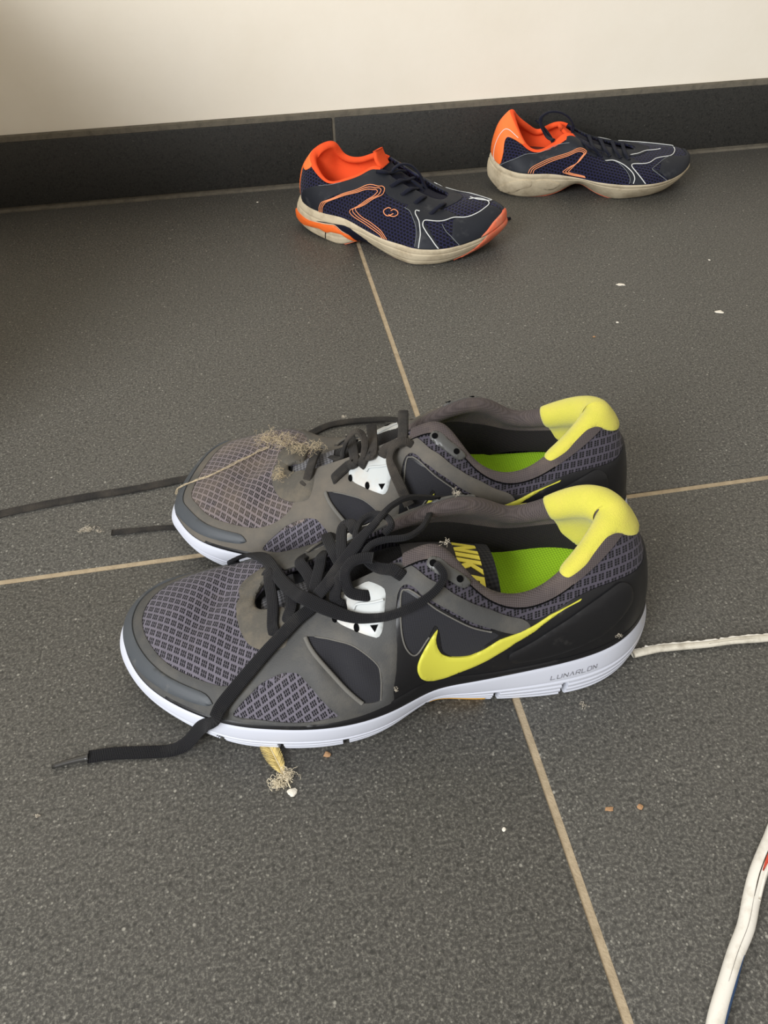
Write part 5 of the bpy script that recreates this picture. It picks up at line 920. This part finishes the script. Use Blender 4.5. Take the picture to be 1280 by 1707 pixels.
# ------------------------------------------------------------------ cables, feather, fluff, crumbs
plain('cable_white', (232, 228, 218), .55, .3, dirt=(190, 182, 166), dscale=120, dlo=.5, dhi=.85)
plain('cable_cream', (206, 200, 184), .6, .3, dirt=(150, 142, 126), dscale=140, dlo=.45, dhi=.8)
plain('wire_red', (196, 74, 54), .5, .3); plain('wire_blue', (44, 66, 98), .5, .3); plain('slit_dark', (70, 62, 52), .9, .1)
plain('feather_amber', (222, 200, 132), .8, .15, dirt=(186, 156, 86), dscale=300, dlo=.5, dhi=.8); plain('down_cream', (232, 220, 192), .9, .1)
plain('dust_tan', (194, 178, 148), .95, .05); plain('dust_pale', (206, 196, 178), .95, .05); plain('crumb_white', (226, 220, 206), .8, .1, bump=.5); plain('crumb_brown', (168, 132, 98), .8, .1, bump=.4)

def cable(name, pts, dia, mat, label, seed):
    pts = np.array(pts, float); c = catmull(pts, 10); r_ = np.random.default_rng(seed); k = len(c)
    w = dia * (1 + .06 * np.convolve(r_.normal(size=k), np.ones(5) / 5, 'same')); V, F, U = sweep(c, w, w * .8, n=1, sides=16, power=2.)
    V[:, 2] = np.maximum(V[:, 2], .0001); ob = mesh_obj(name, V, F, mat, None, U); tag(ob, label, 'cable', 'split white cables'); return ob, c
k1 = thing('white_cable', 'flattened cream cable on the floor behind the heel of the nearest running shoe', 'cable', (.075, -.1235, 0), 0, 'split white cables')
P1 = np.array([(.0700, -.1240, .0025), (.0780, -.1234, .0025), (.0863, -.1232, .0025), (.0997, -.1243, .0025), (.1133, -.1254, .0025), (.1272, -.1257, .0025), (.141, -.1269, .0025), (.1544, -.1286, .0025), (.18, -.134, .0025), (.24, -.152, .0025), (.33, -.165, .0025), (.45, -.155, .0025)]) - (.075, -.1235, 0)
V, F, U = sweep(P1, [.0046, .0046, .0042, .0038, .0036, .0038, .0044, .0040, .0040, .004, .004, .004], .0032, n=8, sides=14); mesh_obj('sheath', V, F, 'cable_cream', k1, U)
ed = catmull(P1, 8); rr = np.random.default_rng(3); ed[:, 1] += .0016 + rr.normal(size=len(ed)) * .0003; ed[:, 2] = .0034
V, F, U = sweep(ed, .0016, .0008, n=1, sides=6); mesh_obj('torn_edge', V, F, 'cable_white', k1, U)
s_ = catmull(P1[:3], 6) + (0, .0002, .0013); V, F, U = sweep(s_, .0005, .0006, n=1, sides=6); mesh_obj('slit', V, F, 'slit_dark', k1, U)
s_ = catmull(P1[4:7], 6) + (0, -.0006, .0013); V, F, U = sweep(s_, .0004, .0006, n=1, sides=6); mesh_obj('slit', V, F, 'slit_dark', k1, U)
k2 = thing('white_cable', 'thick white cable with split sheath at the lower right, red and blue wires showing', 'cable', (.06, -.2633, 0), 0, 'split white cables')
P2 = np.array([(-.03, -.40, .004), (.0150, -.3150, .0040), (.0282, -.2971, .0040), (.0337, -.2901, .0040), (.0419, -.2812, .0040), (.0509, -.2719, .0040), (.0601, -.2633, .0040), (.0677, -.2539, .0040), (.0764, -.2441, .0040), (.0884, -.2330, .0040), (.1035, -.2203, .0040), (.14, -.20, .004), (.22, -.175, .004), (.32, -.18, .004), (.45, -.21, .004)]) - (.06, -.2633, 0)
V, F, U = sweep(P2, [.0066, .0066, .0066, .0066, .0064, .0066, .0070, .0072, .0074, .0072, .007, .007, .007, .007, .007], .0062, n=8, sides=18, power=2.1); mesh_obj('sheath', V, F, 'cable_white', k2, U)
for (i0, i1, off, wd, nm, mt) in ((1, 5, (.0026, -.0014, .0012), .0016, 'blue_wire', 'wire_blue'), (8, 10, (.0010, -.0004, .0029), .0020, 'red_wire', 'wire_red'), (7, 9, (.0004, .0002, .0029), .0005, 'slit', 'slit_dark'), (4, 7, (.0002, .0000, .0028), .00015, 'slit', 'slit_dark')):
    s_ = catmull(P2[i0:i1 + 1], 8) + np.array(off); V, F, U = sweep(s_, np.interp(np.linspace(0, 1, len(s_)), [0, .25, .75, 1], [wd * .3, wd, wd, wd * .3]), .0010, n=1, sides=8); mesh_obj(nm, V, F, mt, k2, U)
s_ = catmull(P2[7:10], 8) + np.array((.0022, -.0012, .0022)); V, F, U = sweep(s_, .0012, .0012, n=1, sides=8); mesh_obj('torn_flap', V, F, 'cable_white', k2, U)

def fibres(center, rad, n, thick, seed, flat=.6, zmin=.0004, length=14, step=None):
    """tangle of hair-thin curled fibres"""
    r_ = np.random.default_rng(seed); parts = []; rad = np.array(rad, float); step = step or rad.max() * .16
    for _ in range(n):
        p = r_.normal(size=3) * rad * .45; d = r_.normal(size=3); d[2] *= flat; q = []
        for _k in range(length):
            q.append(p.copy()); d = d + r_.normal(size=3) * .55 - p / rad * .25; d /= np.linalg.norm(d) + 1e-9; p = p + d * step * (.6, .6, .45)
        q = np.array(q) + center; q[:, 2] = np.maximum(q[:, 2], zmin); parts.append(sweep(q, thick, thick, n=2, sides=3))
    return join(parts)
def fluff(name, blobs, mat, label, group=None, cat='dust'):
    V, F, U = join([fibres(*b_) for b_ in blobs]); o = mesh_obj(name, V, F, mat, None, U); tag(o, label, cat, group); o['kind'] = 'stuff'; return o
fluff('dust_fluff', [((-.112, .046, .050), (.010, .008, .004), 60, .00016, 11), ((-.102, .036, .0525), (.009, .008, .004), 60, .00016, 12), ((-.094, .022, .0575), (.008, .007, .004), 40, .00016, 13), ((-.084, .012, .0655), (.008, .006, .003), 26, .00015, 14), ((-.1085, .004, .0545), (.006, .005, .004), 50, .00016, 15)],
      'dust_tan', 'tan clump of dust fluff on the toe of the rear grey running shoe')
y_ = np.array([(-.1752, .0315, .0255), (-.1726, .0335, .0290), (-.1626, .029, .0362), (-.1482, .0266, .0424), (-.1325, .0316, .0456), (-.1208, .0374, .0463), (-.1128, .0403, .0477)]); yp = []
for s in range(6):
    r_ = np.random.default_rng(40 + s); c = catmull(y_, 8); c = c + np.stack([np.convolve(r_.normal(size=len(c)), np.ones(4) / 4, 'same') * .0008 for _ in range(3)], 1); c[:, 2] = np.maximum(c[:, 2], catmull(y_, 8)[:, 2] - .0003); yp.append(sweep(c, .00022, .00022, n=2, sides=4))
V, F, U = join(yp); o = mesh_obj('dust_thread', V, F, 'dust_tan', None, U); tag(o, 'loose tan thread of dust across the rear running shoe toe cap', 'dust')
fluff('dust_fluff', [((-.2379, .036, .0012), (.006, .0022, .0012), 34, .00016, 21), ((-.2300, .0335, .0010), (.003, .0012, .0008), 12, .00015, 22)], 'dust_pale', 'pale dust tuft on the floor at the end of the thin lace')
fluff('dust_fluff', [((.0325, -.1482, .001), (.0022, .0026, .0010), 14, .00014, 23)], 'dust_pale', 'tiny pale lint tuft on the floor under the heel of the nearest running shoe')
fluff('dust_fluff', [((-.2409, -.1586, .0009), (.0018, .0018, .0008), 12, .00014, 24)], 'dust_pale', 'tiny pale lint tuft alone on the floor at the far left foreground')
fluff('dust_fluff', [((-.0187, -.0657, .0855), (.003, .0025, .0018), 18, .00014, 25)], 'dust_pale', 'small lint tuft on the inner collar of the nearest running shoe')
fluff('dust_fluff', [((-.0356, -.1074, .0945), (.003, .002, .0012), 14, .00015, 26)], 'dust_pale', 'pale thread caught on the near collar beside the yellow lettering')
fluff('dust_fluff', [((-.0658, .0178, .0800), (.002, .002, .0012), 10, .00014, 27), ], 'dust_pale', 'wisp of lint on the standing lace loop of the rear running shoe')
fluff('dust_fluff', [((-.0655, -.1475, .0413), (.0012, .0008, .0016), 9, .00018, 28)], 'dust_pale', 'white speck of lint on the grey side of the nearest running shoe')
fluff('dust_fluff', [((.0487, -.1375, .0422), (.003, .001, .003), 9, .00012, 29)], 'dust_pale', 'wisp of lint on the black heel of the nearest running shoe')

# feather
ft = thing('feather', 'small amber feather with downy base poking out from under the nearest running shoe', 'feather', (-.1262, -.1557, 0))
sp = np.array([(-.1300, -.1432, .0035), (-.1280, -.1485, .0028), (-.1256, -.1550, .0022), (-.1240, -.1592, .0018), (-.1224, -.1635, .0014), (-.1214, -.1665, .0010)]) - (-.1262, -.1557, 0)
V, F, U = sweep(sp, [.0003, .0004, .0005, .0006, .0006, .0005], .0004, n=6, sides=6); mesh_obj('shaft', V, F, 'down_cream', ft, U)
for sd in (-1, 1):
    parts = []; c = catmull(sp[:4], 14); r_ = np.random.default_rng(60 + sd)
    for i, p in enumerate(c):
        u = i / (len(c) - 1); L = .0054 * (math.sin(math.pi * min(1, .18 + u * .75)) ** .7) * (1.15 if sd < 0 else .9); tv = c[min(i + 1, len(c) - 1)] - c[max(i - 1, 0)]; tv /= np.linalg.norm(tv)
        nv = np.array([-tv[1], tv[0], 0]) * sd; e = p + (nv * .8 - tv * .75) * L + (0, 0, .0006 + r_.normal() * .0003); m_ = (p + e) / 2 + (0, 0, .0005)
        parts.append(sweep(np.array([p, m_, e]), [.00042, .0004, .00018], .00016, n=3, sides=4))
    V, F, U = join(parts); mesh_obj('vane', V, F, 'feather_amber', ft, U)['kind'] = 'stuff'
V, F, U = join([fibres(np.array((.0035, -.0045, .0026)), (.0055, .0045, .0022), 70, .0002, 71), fibres(np.array((-.001, -.0075, .002)), (.005, .0035, .0018), 50, .0002, 72)]); mesh_obj('down', V, F, 'down_cream', ft, U)['kind'] = 'stuff'

def crumb(p, size, mat, label, seed, flat=.35, sx=1., rz=0.):
    r_ = np.random.default_rng(seed); bm = bmesh.new(); bmesh.ops.create_icosphere(bm, subdivisions=2, radius=1)
    ca, sa = math.cos(rz), math.sin(rz)
    for v in bm.verts:
        k = 1 + .22 * math.sin(v.co.x * 3.1 + seed) * math.cos(v.co.y * 2.7 + seed * 2) + .12 * r_.normal(); x, y = v.co.x * k * size * sx, v.co.y * k * size
        v.co = (x * ca - y * sa, x * sa + y * ca, max(-.9, v.co.z) * size * flat)
    me = bpy.data.meshes.new('crumb'); bm.to_mesh(me); bm.free(); me.materials.append(MATS[mat]); o = bpy.data.objects.new('crumb', me); COL.objects.link(o)
    o.location = (p[0], p[1], p[2] if len(p) > 2 else size * flat * .85); tag(o, label, 'crumb', 'crumbs and flakes on the floor'); return o
crumb((-.1209, -.1686), .0022, 'crumb_white', 'round white flake on the floor next to the feather quill', 1, .3)
crumb((-.1019, -.1520), .0016, 'crumb_brown', 'brown crumb under the white sole of the nearest running shoe', 2, .5)
crumb((.2971, .2148), .0024, 'crumb_white', 'largest white flake on the floor at the right', 3, .3, 1.6, -.3)
crumb((.2314, .2824), .0022, 'crumb_white', 'thin white sliver on the floor below the rear navy trainer', 4, .2, 2.0, -.4)
crumb((.2014, .2166), .0012, 'crumb_white', 'small white crumb left of the largest white flake', 5, .4, 1.2)
crumb((.1724, .1978), .0012, 'crumb_brown', 'small tan crumb on the floor above the rear yellow heel pad', 6, .4)
crumb((.3369, .3126), .0012, 'crumb_white', 'small white crumb on the floor furthest right below the skirting', 7, .4)
crumb((.0397, -.2055), .0013, 'crumb_brown', 'tan crumb on the floor right of the foreground grout line', 8, .4)
crumb((.0251, -.2037), .0012, 'crumb_brown', 'tan sliver on the floor beside the foreground grout line', 9, .2, 1.8)
crumb((-.0260, -.2042), .0010, 'crumb_white', 'white speck on the floor left of the foreground grout line', 10, .4)
crumb((-.0985, .5600), .0012, 'crumb_white', 'white speck on the floor left of the front navy trainer heel', 12, .4)
